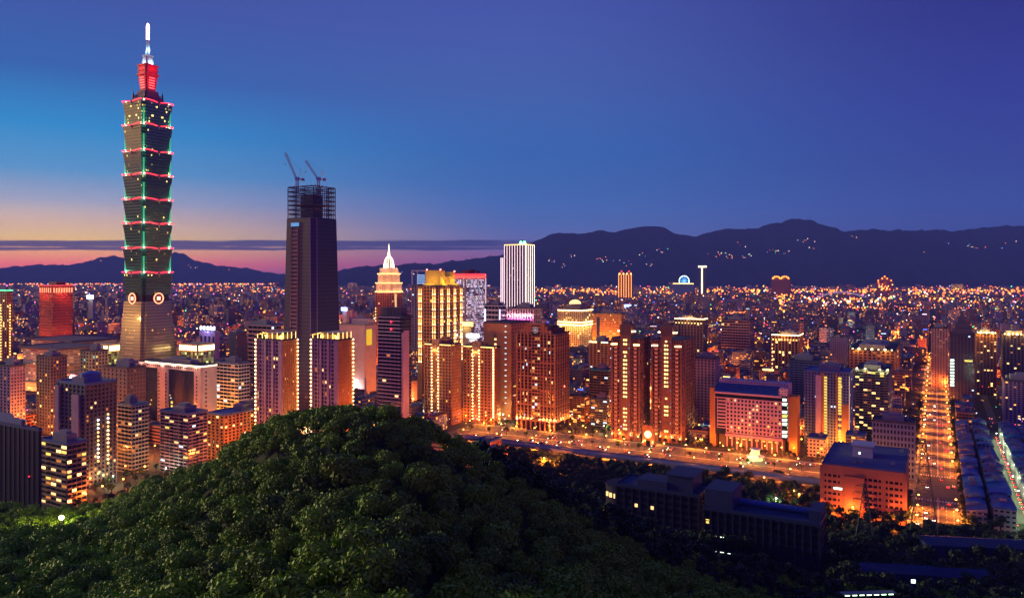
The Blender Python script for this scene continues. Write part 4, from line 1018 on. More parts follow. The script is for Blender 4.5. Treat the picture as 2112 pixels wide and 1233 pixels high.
# domed golden building and gridded orange neighbour
b = tower('hotel_building', 'golden floodlit building with a glowing dome and lit cornice bands', 'the golden domed building', 1151, 1199, 1221, 1400, 640, 'tan', 'grid', 12, 26, 6, .1, 'gold warm yellow', rooftop=False, finish=False)
for z, r in ((b.h*.74, .9), (b.h*.79, .7), (b.h-.5, .7)): edge_light(b, z, 'FR', 'goldhi', r, 1.5)
mb = MB(); mb.box(-b.w*.36, b.w*.36, -b.d*.34, b.d*.34, b.h, b.h+8); mb.cyl(0, 0, 12, 12, b.h+8, b.h+11, 20); mb.build('attic', tan, b.o)
mb = MB()
for i in range(5): a0, a1 = i/5*1.45, (i+1)/5*1.45; mb.cyl(0, 0, 11.5*math.cos(a0), 11.5*math.cos(a1), b.h+11+8*math.sin(a0), b.h+11+8*math.sin(a1), 20)
mb.build('dome', emat('light_dome', (1, .65, .25), 1.6), b.o)
for f in 'FR':
    for u in (-.35, 0, .35): plight('facade_floodlight', b.o, b.P(f, u*b.fw(f), 10, 8), 60000, (1, .55, .12), 1.5); plight('facade_floodlight', b.o, b.P(f, u*b.fw(f), 9, b.h*.68), 12000, (1, .55, .12), 1)
b.finish()
b = tower('office_block', 'broad orange-lit gridded block right of the golden domed building', 'the broad orange grid block', 1219, 1281, 1290, 1520, 648, 'orange', 'grid', 22, 20, 5, .06, 'dim warm', finish=False)
for u in (-.3, .1, .4): plight('facade_floodlight', b.o, b.P('F', u*b.w, 22, 30), 120000, (1, .3, .05), 1.5)
mb = MB(); b.fbox(mb, 'F', -b.w*.3, -b.w*.2, .8, 1.5, 20, b.h-8); mb.build('blue_glass_shaft', MATS['blue_glass'], b.o)
b.finish()
b = tower('department_store', 'low block with purple-lit arcade windows under its roof', 'the purple-lit arcade block', 1047, 1100, 1117, 1130, 637, 'pink', 'piers', 10, 14, 4, .08, 'pinkwhite dim', finish=False)
for i in range(8): b.lamp('F', -b.w/2+(i+.5)*b.w/8, b.h-16, 1.6, 'magenta', 1.6); plight('arcade_light', b.o, b.P('F', -b.w/2+(i+.5)*b.w/8, 3, b.h-11), 2500, (1, .6, .8), .5)
b.finish()
b = tower('office_block', 'small white office block with bright violet light strips, left of the white ribbed tower', 'the small white office block', 1000, 1028, 1041, 1120, 630, 'white', 'bands', 4, 18, 3, .1, 'cool pinkwhite', finish=False)
for f, u in (('F', -.45), ('R', -.4)): mb = MB(); b.fbox(mb, f, u*b.fw(f)-.6, u*b.fw(f)+.6, 1, 1.3, 10, b.h-6); mb.build('light_strip', emat('light_violet_white', (.8, .7, 1), 5.), b.o)
b.finish()
# brown slab with slotted front behind the pediment tower
b = tower('office_block', 'plain brown slab with a vertical glass slot and a column of small bright windows', 'the slotted brown slab', 999, 1055, 1092, 900, 668, 'brown', 'solid', 5, 27, 7, .0, 'yellow', finish=False, rooftop=False)
mb = MB(); b.fbox(mb, 'F', -b.w*.5, -b.w*.14, .4, .9, 0, b.h); b.fbox(mb, 'F', -b.w*.02, b.w*.5, .4, .9, 0, b.h); b.fbox(mb, 'F', -b.w*.14, -b.w*.02, .4, .9, b.h-12, b.h); mb.build('blank_wall', mat('terracotta', (.5, .2, .09), .75), b.o)
for j in range(15): b.pane('F', b.w*.3, 20+j*6.6, 2.6, .9, 'cool', .95)
for j in range(12):
    if j % 3: b.pane('F', -b.w*.08, 30+j*6, 3.2, 2.6, rnd.choice(('warm', 'yellow', 'dim')), .5)
for j in range(8): b.pane('R', rnd.uniform(-.4, .4)*b.d, 18+j*11, rnd.uniform(4, 12), 1., rnd.choice(('yellow', 'warm')), .5)
b.finish()

# dark glass block with glowing roof edge
b = Bld('office_block', 'white-framed dark glass block with a glowing white roof edge', 'office block', 284, 416, 446, 800, 757, short='the dark glass block with lit roof edge')
b.core(bglass); mb = MB(); W = b.w; h = b.h
for u0, u1 in ((-W*.5, -W*.38), (-W*.5+1, -W*.49), (-W*.16, .0), (W*.4, W*.5)): b.fbox(mb, 'F', u0, u1, 0, 1.2, 0, h)
b.fbox(mb, 'F', -W/2, W/2, 0, 1.3, h-5, h); b.fbox(mb, 'R', -b.d/2, b.d/2, 0, 1, 0, h); b.fbox(mb, 'F', -W/2, W/2, 0, 1.25, 0, 4)
b.facade(mb, 'L', 6, 18, lit=0); mb.build('wall', mat('cream_frame', (.62, .5, .5), .7), b.o)
mk = MB()
for u in (-W*.14, -W*.03, W*.44): 
    for j in range(16): b.fbox(mk, 'F', u-.9, u+.9, 1.2, 1.3, 6+j*(h-14)/16, 8+j*(h-14)/16)
for i in range(30): b.fbox(mk, 'F', -W/2+2+i*(W-4)/30, -W/2+3.5+i*(W-4)/30, 1.3, 1.4, h-3.4, h-1.8)
for j in range(15): b.fbox(mk, 'R', -b.d*.3, -b.d*.2, 1, 1.1, 6+j*4.5, 8+j*4.5)
mk.build('dark_windows', glass, b.o)['kind'] = 'stuff'
mb = MB(); z = h+.6; pts = [(-W/2-1, -b.d/2+3), (-W*.3, -b.d/2-1.6), (-W*.02, -b.d/2-1.6), (W/2+1.3, -b.d/2-1.6), (W/2+1.3, b.d/2)]
for p, q in zip(pts, pts[1:]): mb.tube((p[0], p[1], z), (q[0], q[1], z), .5)
mb.build('roof_edge_light', emat('light_roof_edge', (1, .8, .45), 4.), b.o)
for i in range(6): plight('edge_glow', b.o, b.P('F', -W*.42+i*W*.17, 3, h-1), 900, (1, .6, .4), .4)
for j in range(7): b.pane('F', W*.05, 8+j*4.4, 3, 2.6, 'yellow', .05)
for i in range(7): b.pane('F', rnd.uniform(-.36, .38)*W, rnd.uniform(12, h-8), 1.6, 1.2, rnd.choice(('cool', 'teal', 'yellow')), .05)
plight('facade_glow', b.o, b.P('R', 0, 9, 8), 9000, (1, .4, .06), 1)
b.roof(dkroof, over=.2); b.rooftop(conc); b.finish()

# foreground right: long flat-roofed office with warm lit foot
b = Bld('office_block', 'large flat-roofed seven-storey block with ribbon windows, before the lit avenue', 'office block', 1696, 1866, 1874, 522, h=36, d=80, short='the large flat-roofed block')
b.core(glass); mb = MB(); W = b.w; h = b.h; fh = 4.3
for j in range(8):
    b.fbox(mb, 'F', -W/2, W/2, 0, .45, 2+j*fh+2.3, 2+(j+1)*fh+.35); b.fbox(mb, 'R', -b.d/2, b.d/2, 0, .4, 2+j*fh+2.3, 2+(j+1)*fh+.35)
b.fbox(mb, 'F', -W/2, W/2, 0, .6, h-4.2, h+.8); b.fbox(mb, 'F', -W*.06, W*.02, 0, 1.6, 0, h-6); b.fbox(mb, 'F', -W*.22, -W*.06, .0, .9, 0, h-6)
for i in range(17):
    u = -W/2+i*W/16
    b.fbox(mb, 'F', u-(1.5 if i % 4 == 0 else .5), u+(1.5 if i % 4 == 0 else .5), 0, .38, 0, h)
b.fbox(mb, 'B', -W/2, W/2, 0, .4, 0, h); b.fbox(mb, 'L', -b.d/2, b.d/2, 0, .4, 0, h); b.fbox(mb, 'F', -W/2, W/2, 0, .5, 0, 3)
mb.build('wall', mat('salmon_render', (.4, .14, .1), .75), b.o)
for i, w_ in ((4, 1), (5, 1), (6, 1), (8, 1)): b.pane('F', -W/2+(i+.5)*W/28, 2+4*fh+1.1, 1.9, 1.6, 'coolhi', .42)
b.roof(mat('violet_felt_roof', (.10, .10, .22), .9, var=.4, scale=.2), over=.5, parapet=.9)
mb = MB(); mb.box(-W*.18, W*.08, -5, 12, h+.8, h+9); mb.box(-W*.2, W*.1, -6, 13, h+9, h+9.8); hut = mb.build('roof_hut', mat('pale_render', (.45, .42, .5), .8), b.o)
mb = MB(); mb.box(-W*.1, -W*.1+1.2, -5.2, -4.9, h+3, h+4.6); mb.build('hut_window', E['coolhi'], hut)
for i in range(5): mb = MB(); x = rnd.uniform(-.45, .4)*W; y = rnd.choice((-30, -22, 22, 30))+rnd.uniform(-4, 4); mb.box(x, x+3, y, y+2, h+.8, h+2.4); mb.box(x+.4, x+2.6, y+.3, y+1.7, h+2.4, h+2.8); mb.build('air_unit', conc, b.o)
for u in (-.42, -.2, .1, .35): plight('foot_light', b.o, b.P('F', u*W, 10, 5), 16000, (1, .24, .02), .8)
b.finish()

# blank dark slab at the left edge
b = Bld('office_block', 'big unlit dark slab with a single red dot at the left picture edge', 'office block', -70, 80, 86, 420, 890, short='the unlit dark slab')
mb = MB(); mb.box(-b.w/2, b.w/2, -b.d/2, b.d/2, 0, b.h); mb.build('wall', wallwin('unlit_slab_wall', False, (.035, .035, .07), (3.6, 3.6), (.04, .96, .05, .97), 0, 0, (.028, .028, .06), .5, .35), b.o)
mb = MB()
for i in range(17): b.fbox(mb, 'F', -b.w/2+i*b.w/16-.12, -b.w/2+i*b.w/16+.12, 0, .3, 0, b.h)
mb.build('mullion_fins', mat('fin_metal', (.03, .03, .06), .5), b.o)
b.lamp('F', b.w/2-9, b.h-26, .35, 'red', .5); b.roof(mat('blue_felt', (.08, .09, .2), .8), over=.2); b.rooftop(WALL['blue']); b.finish()
# two school-like dark blocks on the slope
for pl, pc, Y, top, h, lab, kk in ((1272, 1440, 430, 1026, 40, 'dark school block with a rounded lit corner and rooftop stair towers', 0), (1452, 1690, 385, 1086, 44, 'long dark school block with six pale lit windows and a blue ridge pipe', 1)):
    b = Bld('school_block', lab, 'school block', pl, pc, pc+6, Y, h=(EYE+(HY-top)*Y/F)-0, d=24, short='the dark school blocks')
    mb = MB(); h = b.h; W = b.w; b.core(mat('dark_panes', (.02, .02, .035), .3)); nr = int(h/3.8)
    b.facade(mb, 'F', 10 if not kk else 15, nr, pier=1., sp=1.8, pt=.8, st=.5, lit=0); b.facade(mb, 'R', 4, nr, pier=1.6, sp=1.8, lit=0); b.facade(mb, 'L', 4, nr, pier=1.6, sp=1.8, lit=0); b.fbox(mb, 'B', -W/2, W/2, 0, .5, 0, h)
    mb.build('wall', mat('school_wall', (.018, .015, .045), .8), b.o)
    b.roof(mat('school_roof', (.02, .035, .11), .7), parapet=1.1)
    nc = 10 if not kk else 15; cw = W/nc; rh = h/nr
    if not kk:
        mb = MB(); mb.cyl(-W/2, 0, 11, 11, 0, h-2, 20); mb.cyl(-W/2, 0, 11.5, 11.5, h-2, h-1.2, 20); mb.build('round_corner', mat('school_wall', (.018, .015, .045)), b.o)
        for a in (-2.3, -2.0, -1.7): mb = MB(); x, y = -W/2+11.1*math.cos(a), 11.1*math.sin(a); mb.box(x-.9, x+.9, y-.3, y+.3, h-8, h-5.4); mb.build('window', E['warm'], b.o)
        for i, j in ((2, -3), (4, -3)): b.pane('F', -W/2+(i+.5)*cw, (nr+j+.5)*rh, 1.8, 2.2, 'warm', .1)
        mb = MB(); mb.box(W*.12, W*.42, -9, 11, h+.8, h+10); mb.box(-W*.25, W*.12, -10, 6, h+.8, h+5.5); mb.box(W*.1, W*.44, -10, 12, h+10, h+10.8); mb.build('stair_tower', mat('blue_slate_wall', (.03, .04, .12), .8), b.o)
    else:
        for i, j, k_ in ((1, -4, 'warm'), (2, -4, 'coolhi'), (0, -2, 'yellow'), (2, -6, 'coolhi'), (3, -6, 'coolhi'), (1, -6, 'coolhi'), (10, -7, 'coolhi')):
            b.pane('F', -W/2+(i+.5)*cw, (nr+j+.7)*rh, 1.9, .5, k_, .1); b.pane('F', -W/2+(i+.5)*cw, (nr+j+.35)*rh, 1.5, 1.2, k_, .1)
        mb = MB(); mb.tube((-W*.25, 4, h+2.6), (W*.46, 4, h+2.6), 1.7, 0, 10); mb.build('ridge_pipe', mat('blue_pipe', (.04, .1, .35), .5), b.o)
        mb = MB(); mb.box(-W/2, -W/2+15, -10, 12, h+.8, h+11); mb.build('stair_tower', mat('blue_slate_wall', (.03, .04, .12), .8), b.o)
        mb = MB(); mb.box(W*.4, W*.5, -6, 12, h+.8, h+6); mb.build('stair_hut', mat('blue_slate_wall', (.03, .04, .12), .8), b.o)
    b.finish()

# balconied blocks at the lower left
tower('apartment_block', 'stepped block with glowing yellow balconies beside the unlit dark slab', 'the yellow balcony block', 84, 138, 178, 560, 918, 'tan', 'bands', 5, 13, 4, .3, 'yellow gold warm dim', balc={'F': (0, 1), 'R': (1, 2)}, roofm=blueroof)
bb = tower('apartment_block', 'tall dark apartment block with bright lit windows on its right face', 'the tall dark apartment block', 118, 176, 240, 610, 795, 'dark', 'grid', 7, 25, 8, .05, 'warm dim', roofm=blueroof, finish=False)
for j in range(3, 18):
    for u in (-.12, .2):
        if rnd.random() < .85: bb.lamp('R', u*bb.d, j*bb.h/25+1, .75, rnd.choice(('goldhi', 'gold', 'gold', 'white')), 1.1)
mb = MB(); bb.fbox(mb, 'F', -bb.w*.5, -bb.w*.36, .6, 2.2, 0, bb.h-2); bb.fbox(mb, 'F', bb.w*.1, bb.w*.35, .6, 2.2, 0, bb.h-8); mb.build('pilaster', mat('rosy_tile', (.5, .3, .36), .7), bb.o)
mb = MB(); mb.cyl(bb.w*.15, 0, 8, 8, bb.h+1, bb.h+8, 16); mb.cyl(bb.w*.15, 0, 8, 2, bb.h+8, bb.h+10, 16); mb.build('roof_drum', WALL['blue'], bb.o); bb.finish()
tower('apartment_block', 'pale apartment block with rounded balconies above an orange-lit street', 'the rounded-balcony block', 243, 272, 305, 660, 838, 'stone', 'bands', 4, 17, 5, .06, 'warm dim', balc={'F': (0, 1, 2), 'R': (3, 4)}, roofm=blueroof)
tower('apartment_block', 'lilac-grey balconied block with scattered cool and warm windows above the hill trees', 'the lilac balconied block', 331, 388, 427, 650, 856, 'purple', 'bands', 6, 18, 5, .12, 'cool warm yellow dim', balc={'F': (1, 2, 4), 'R': (2, 3)}, roofm=blueroof)
tower('apartment_row', 'long low orange-brown apartment row stepping behind the hill trees', 'the orange-brown apartment row', 428, 462, 566, 690, 858, 'orange', 'grid', 4, 15, 14, .14, 'warm dim gold', roofm=blueroof)
tower('apartment_tower', 'narrow grey-green tower with a yellow window column, left of the stacked tower foot', 'the narrow grey-green tower', 166, 190, 222, 860, 726, 'green', 'grid', 4, 22, 5, .08, 'yellow teal')
tower('apartment_tower', 'dark maroon apartment tower with scattered orange windows near the left edge', 'the dark maroon tower', 76, 104, 138, 820, 738, 'dark', 'grid', 5, 24, 6, .09, 'dim gold amber')
tower('apartment_tower', 'squat violet apartment tower with few lit windows at the far left', 'the squat violet tower', -14, 22, 52, 790, 757, 'purple', 'grid', 5, 22, 5, .06, 'warm dim')
tower('office_block', 'broad dark brown block with a rooftop tower, left of the dark glass block', 'the broad dark brown block', 213, 262, 300, 750, 762, 'dark', 'solid', 6, 20, 6, .02, 'dim')
tower('office_block', 'white and blue slab block right of the dark glass block', 'the white and blue slab', 446, 492, 514, 850, 752, 'white', 'bands', 6, 18, 4, .06, 'cool dim warm', roofm=blueroof)
tower('office_block', 'mauve banded office behind the left lamp-edged apartment tower', 'the mauve banded office', 512, 560, 590, 1080, 672, 'pink', 'bands', 5, 16, 6, .05, 'dim cool', roofm=blueroof)
# right side
b = tower('apartment_tower', 'tall tower with a pale tiled strip and two yellow stair-light columns, right of the pink grid office block', 'the tall tower with yellow stair lights', 1660, 1752, 1759, 745, 771, 'blue', 'grid', 14, 26, 3, .02, 'cool yellow', finish=False, roofm=blueroof)
mb = MB(); b.fbox(mb, 'F', -b.w*.25, -b.w*.12, .6, 2., 0, b.h-3); mb.build('pale_tile_strip', mat('pale_pink_tile', (.75, .55, .55), .6), b.o)
mb = MB(); b.fbox(mb, 'F', -b.w*.12, -b.w*.06, .6, 2.4, 0, b.h); b.fbox(mb, 'F', b.w*.2, b.w*.24, .6, 2.4, 0, b.h); b.fbox(mb, 'F', b.w*.33, b.w*.5, .6, 1., 0, b.h*.6); mb.build('ochre_pilaster', WALL['orange'], b.o)
for j in range(1, 25):
    b.pane('F', b.w*.0-1.5, j*b.h/26+1, 3.6, 1.9, 'yellow2', .7)
    if j > 11 or j in (4, 5, 6, 8, 10, 2, 3): b.pane('F', b.w*.29, j*b.h/26+1, 3., 2., 'yellow2', .7)
mb = MB(); b.fbox(mb, 'F', b.w*.497, b.w*.503, 1, 1.4, 2, b.h-2); mb.build('edge_light', emat('light_edge_soft', (1, .6, .4), 1.2), b.o); b.finish()

b = tower('apartment_tower', 'olive-lit balconied tower with bright lamps on its roof, left of the avenue', 'the olive balconied tower', 1764, 1832, 1839, 800, 768, 'green', 'bands', 8, 26, 3, .16, 'yellow dim gold', balc={'F': (0, 2, 3, 5, 7)}, finish=False)
for u in (-.45, -.2, .25, .48): b.lamp('F', u*b.w, b.h+2.5, .9, 'goldhi', -1); plight('roof_lamp', b.o, b.P('F', u*b.w, 2, b.h+3), 2500, (.9, .9, .3), .4)
for j in range(10): b.fbox(b.extra.setdefault('bands', MB()), 'F', b.w*.25, b.w*.48, 1.2, 1.5, 3+j*3.2, 4.2+j*3.2)
MATS['bands'] = mat('pale_balcony', (.7, .65, .75), .6); b.finish()
tower('office_block', 'dark blue low block between the olive balconied tower and the avenue', 'the dark blue low block', 1800, 1886, 1890, 640, 876, 'blue', 'grid', 12, 9, 3, .0, 'dim', fl=4, d=22)
tower('office_tower', 'blue slatted office tower behind the tower with yellow stair lights', 'the blue slatted office', 1628, 1688, 1697, 900, 748, 'blue', 'bands', 6, 24, 3, .01, 'cool')
tower('office_tower', 'dark violet tower with a pale roof frame, between the twins and the pink grid office block', 'the dark violet framed tower', 1430, 1474, 1484, 860, 742, 'purple', 'grid', 6, 24, 3, .04, 'dim cool')
b = tower('apartment_tower', 'brown tower with gold-lit cornice directly behind the left twin tower', 'the brown tower behind the twins', 1216, 1254, 1268, 980, 708, 'brown', 'grid', 5, 28, 4, .08, 'dim warm cool', finish=False)
edge_light(b, b.h+1, 'F', 'goldhi', .6, u0=-b.w/2, u1=-b.w*.1); edge_light(b, b.h+1, 'F', 'goldhi', .6, u0=b.w*.15, u1=b.w/2); b.finish()
tower('office_block', 'teal-roofed dark block left of the twin towers', 'the teal-roofed dark block', 1216, 1254, 1262, 880, 766, 'dark', 'bands', 5, 20, 3, .03, 'cool dim', roofm=mat('teal_roof', (.04, .25, .32), .6), foot=False)
tower('office_block', 'low brown block with lit horizontal floors right of the brown pediment tower', 'the low brown block', 1174, 1206, 1218, 880, 820, 'brown', 'bands', 4, 13, 4, .3, 'amber dim warm')
tower('office_block', 'low dark block with pale floor bands left of the left twin tower', 'the low banded block', 1219, 1252, 1260, 850, 826, 'dark', 'bands', 4, 12, 3, .2, 'warm cool dim')
tower('office_block', 'pinkish white office slab standing clear in the middle distance', 'the pinkish office slab', 1488, 1546, 1551, 1450, 662, 'pink', 'bands', 10, 16, 3, .03, 'dim warm', d=40)
b = tower('office_block', 'dark block with gold lamps along its roof, behind the pink grid office block', 'the gold-cornice block', 1592, 1646, 1655, 1220, 694, 'brown', 'piers', 8, 18, 3, .1, 'warm gold', finish=False)
edge_light(b, b.h+1.6, 'FR', 'goldhi', .7)
for i in range(9): b.lamp('F', -b.w/2+(i+.5)*b.w/9, b.h-6, 1.0, 'gold', 2.)
for i in range(9): b.lamp('F', -b.w/2+1, 8+i*(b.h-16)/9, .9, 'gold', 1.6)
plight('roof_light', b.o, b.P('F', 0, 5, b.h+4), 14000, (1, .5, .1), .8)
b.finish()
b = tower('office_block', 'wide dark block outlined by gold cornice lights behind the right twin tower', 'the gold-outlined wide block', 1392, 1450, 1458, 1330, 660, 'dark', 'piers', 9, 18, 3, .06, 'warm dim cool', finish=False)
edge_light(b, b.h+1.6, 'FR', 'goldhi', .7)
for i in range(9): b.lamp('F', -b.w/2+(i+.5)*b.w/9, b.h-6, 1.0, 'gold', 2.)
for i in range(9): b.lamp('F', -b.w/2+1, 8+i*(b.h-16)/9, .9, 'gold', 1.6)
plight('roof_light', b.o, b.P('F', 0, 5, b.h+4), 14000, (1, .5, .1), .8)
b.finish()
b = tower('office_block', 'long low block with a string of bright yellow roof lamps beyond the tall yellow-lit tower', 'the roof-lamp block', 1752, 1846, 1856, 1060, 726, 'brown', 'grid', 10, 16, 3, .07, 'dim warm', finish=False)
for i in range(7): b.lamp('F', -b.w/2+(i+.5)*b.w/7, b.h+2.5, 1.5 if i in (1, 3, 5) else .8, 'goldhi', 0)
for u in (-.3, .3): plight('roof_light', b.o, b.P('F', u*b.w, 3, b.h+4), 12000, (1, .5, .08), .8)
b.finish()
b = tower('apartment_tower', 'slim pink tower with a tall flat roof, left of the dark stepped tower', 'the slim pink tower', 1921, 1955, 0, 1150, 678, 'pink', 'grid', 6, 32, 5, .05, 'dim', d=34)
b = tower('office_tower', 'dark grey stepped tower with a bright white window column at its left edge', 'the dark stepped tower', 1960, 2010, 0, 1000, 692, 'dark', 'grid', 7, 30, 6, .02, 'cool', d=34, finish=False, rooftop=False)
mb = MB(); w, d = b.w/2, b.d/2
for s, a, c in ((.85, 0, 8), (.6, 8, 16), (.35, 16, 24), (.12, 24, 32)): mb.box(-w*s, w*s, -d*s, d*s, b.h+a, b.h+c)
mb.build('stepped_crown', WALL['dark'], b.o)
for j in range(9): b.pane('F', -w+2.2, b.h-34-j*4.2, 4.6, 2.4, 'coolhi', .8)
b.pane('F', w*.5, b.h-34, 9, 2, 'yellow', .8); b.finish()
b = tower('apartment_tower', 'tower with warm rooftop lamps at the right, beyond the dark stepped tower', 'the rooftop-lamp tower', 2014, 2056, 0, 1080, 690, 'brown', 'grid', 6, 28, 5, .1, 'dim warm gold', d=36, finish=False)
for i in range(7): b.lamp('F', -b.w/2+(i+.5)*b.w/7, b.h+2.5, 1.5 if i in (1, 3, 5) else .8, 'goldhi', 0)
for u in (-.3, .3): plight('roof_light', b.o, b.P('F', u*b.w, 3, b.h+4), 12000, (1, .5, .08), .8)
b.finish()
b = tower('apartment_tower', 'dark tower with lit roof corners at the right picture edge', 'the right-edge dark tower', 2068, 2128, 0, 1050, 694, 'dark', 'grid', 8, 28, 5, .09, 'warm gold dim', d=36, finish=False)
for i in range(7): b.lamp('F', -b.w/2+(i+.5)*b.w/7, b.h+2.5, 1.5 if i in (1, 3, 5) else .8, 'goldhi', 0)
for u in (-.3, .3): plight('roof_light', b.o, b.P('F', u*b.w, 3, b.h+4), 12000, (1, .5, .08), .8)
b.finish()
tower('apartment_tower', 'nearer violet tower with small orange windows at the right picture edge', 'the near violet tower', 2072, 2150, 0, 830, 790, 'purple', 'grid', 9, 22, 5, .08, 'amber dim warm', d=30)
# 101's own lit mall wings
for pl, pc, pr, Y, lab in ((371, 408, 441, 985, 'right wing of the mall with a glowing gold roof colonnade at the stacked tower foot'), (196, 224, 247, 1010, 'left wing of the mall with a glowing gold roof colonnade at the stacked tower foot')):
    b = Bld('shopping_mall', lab, 'shopping mall', pl, pc, pr, Y, 722, short='the gold-lit mall wings')
    b.core(wallwin('mall_glass', False, (.3, .35, .2), (4, 4), (.06, .94, .1, .9), .5, 1., (.1, .14, .08), .5, .2, [(0, (.9, 1, .3)), (.6, (1, .7, .2))])); b.roof(tan, over=1.5)
    mb = MB(); b.fbox(mb, 'F', -b.w/2, b.w/2, .3, 1.2, b.h-3, b.h); b.fbox(mb, 'R', -b.d/2, b.d/2, .3, 1.2, b.h-3, b.h); mb.build('wall', tan, b.o)
    for f in 'FR':
        for i in range(9): u = -b.fw(f)/2+(i+.5)*b.fw(f)/9; mb = MB(); b.fbox(mb, f, u-.8, u+.8, 1.2, 1.6, b.h-1, b.h+5.5); mb.build('lit_column', E['goldhi'], b.o)
    mb = MB(); mb.box(-b.w/2-1, b.w/2+1, -b.d/2-1, b.d/2+1, b.h+6, b.h+7.5); mb.build('upper_slab', tan, b.o)
# arched cinema with white sign
b = Bld('theatre_building', 'arched violet building with a white glowing sign on its roof', 'theatre', 411, 444, 453, 1200, 684, short='the arched building with white sign')
b.core(WALL['purple'] if False else mat('violet_wall', (.35, .22, .5), .7), 'wall')
for i in range(4):
    u = -b.w/2+(i+.5)*b.w/4; mb = MB(); b.fbox(mb, 'F', u-1.6, u+1.6, .02, .3, 8, b.h-9); mb.ball(b.P('F', u, .0, b.h-9), 1.6, 0, 10, 6); mb.build('arch_window', glass, b.o)
sg = MB(); b.fbox(sg, 'F', -b.w/2, b.w/2, -3, -1, b.h+1, b.h+1.8); frame = sg.build('sign_frame', dks, b.o)
for i in range(5):
    u = -b.w/2+(i+.5)*b.w/5; q = random.Random(i); mb = MB(); y = -b.d/2+.5; r = 2.2
    for s in range(2): mb.tube((u-r, y, b.h+3.4+s*3.2), (u+r, y, b.h+3.4+s*3.2), .7)
    mb.tube((u+(-1, 0, 1, 0, -1)[i]*1.2, y, b.h+2.2), (u, y, b.h+8.2), .6); mb.tube((u-r, y, b.h+5), (u+r*.6, y, b.h+7.5), .55)
    mb.build('sign_character', emat('light_sign_white', (.8, .85, 1), 7.), frame)
plight('sign_glow', b.o, b.P('F', 0, 6, b.h+4), 12000, (.5, .6, 1), 1); b.finish()
# pale halls with lit terraces left of the tall tower
for k, (pl, pc, pr, Y, top, lab) in enumerate(((64, 150, 250, 1130, 706, 'wide low exhibition hall with a dark flat roof and lit terraces'), (48, 120, 200, 1010, 722, 'low terraced hall glowing orange in front of the exhibition hall'))):
    b = Bld('exhibition_hall', lab, 'hall', pl, pc, pr, Y, top, short='the lit exhibition halls')
    b.core(wallwin('hall_wall', False, (.55, .4, .35), (6, 4.5), (.1, .9, .25, .6), .35, 1.3, (.25, .15, .12), .7, .5, [(0, (1, .4, .12)), (.6, (1, .6, .3))]), 'wall'); b.roof(mat('dark_violet_roof', (.1, .07, .14), .8), over=5, th=1.6)
    for z in (b.h*.35, b.h*.68):
        for f in 'FR': mb = MB(); b.fbox(mb, f, -b.fw(f)/2, b.fw(f)/2, 0, 4.5, z, z+1.1); mb.build('terrace', tan, b.o)
    for f in 'FR':
        for u in (-.35, 0, .35): plight('terrace_light', b.o, b.P(f, u*b.fw(f), 8, 6), 60000, (1, .34, .06), 1)
# cubic store with a yellow sign panel
b = Bld('department_store', 'pale blank-walled store with a yellow sign panel, right of the dark tower under construction', 'store', 700, 752, 776, 1000, 672, short='the blank-walled store'); mb = MB()
mb.box(-b.w/2, b.w/2, -b.d/2, b.d/2, 0, b.h); mb.box(-b.w*.2, b.w/2-1, b.d/2-14, b.d/2-1, b.h, b.h+8); mb.build('wall', mat('beige_panel', (.6, .42, .42), .7), b.o)
mb = MB(); b.fbox(mb, 'R', -b.d*.35, b.d*.1, .1, .6, b.h-26, b.h-5); sg = mb.build('sign_panel', emat('light_yellow_panel', (1, .6, .02), .7), b.o)
mb = MB()
for i in range(8): a0, a1 = math.pi+i*math.pi/8, math.pi+(i+1)*math.pi/8; mb.tube(b.P('R', -b.d*.12+4*math.cos(a0), .8, b.h-15+4*math.sin(a0)), b.P('R', -b.d*.12+4*math.cos(a1), .8, b.h-15+4*math.sin(a1)), .5)
mb.build('sign_mark', emat('light_sign_orange', (1, .25, .02), 1.), sg)
mb = MB(); b.fbox(mb, 'F', b.w*.1, b.w*.25, .1, .5, 14, 34); mb.build('lit_screen', emat('light_screen', (1, .85, .85), 2.5), b.o); plight('screen_glow', b.o, b.P('F', b.w*.2, 8, 24), 16000, (1, .7, .6), 1); b.roof(conc, over=.3)

# far landmark silhouettes on the horizon
def far(name, label, px, Y, short=None): return empty(name, ((px-CX)*Y/F, Y, 0), -GA, label=label, cat='landmark' if 'wheel' not in name else 'ferris wheel')
o = far('slab_tower', 'distant slim tower outlined by a T of yellow light below the mountain', 1449, 5200); H = EYE+(HY-549)*5200/F
mb = MB(); mb.box(-24, 24, -14, 14, 0, H); mb.build('wall', WALL['dark'], o)
mb = MB(); mb.box(-5, 5, -14.8, -14.1, 40, H); mb.box(-26, 28, -15, -14.2, H-9, H+3); mb.box(24.2, 25, -14, 14, H-9, H+3); mb.build('light_outline', emat('light_pale_yellow', (1, .8, .4), 3.), o)
o = far('twin_tower_building', 'distant pair of red-tipped towers with lit gold outlines', 1291, 5000); H = EYE+(HY-566)*5000/F
for s in (-26, 26):
    mb = MB(); mb.box(s-17, s+17, -17, 17, 0, H); mb.box(s-12, s+12, -12, 12, H, H+16); mb.cyl(s, 0, 8, 1, H+16, H+32, 8); mb.build('tower_shaft', WALL['red'], o)
    for x in (-18, 0, 18): mb = MB(); mb.box(s+x-2, s+x+2, -19.5, -17.5, 20, H); mb.build('light_line', E['amber'], o)
    for x, z in ((-14, H+4), (14, H+4), (0, H+20)): mb = MB(); mb.ball((s+x, -14, z), 6, 0); mb.build('roof_lamp', E['redsoft'] if z > H+10 else E['gold'], o)
o = far('ferris_wheel', 'distant ferris wheel with blue and white glowing spokes', 1411, 5400); mb = MB(); c = (0, 0, 125); Rr = 36
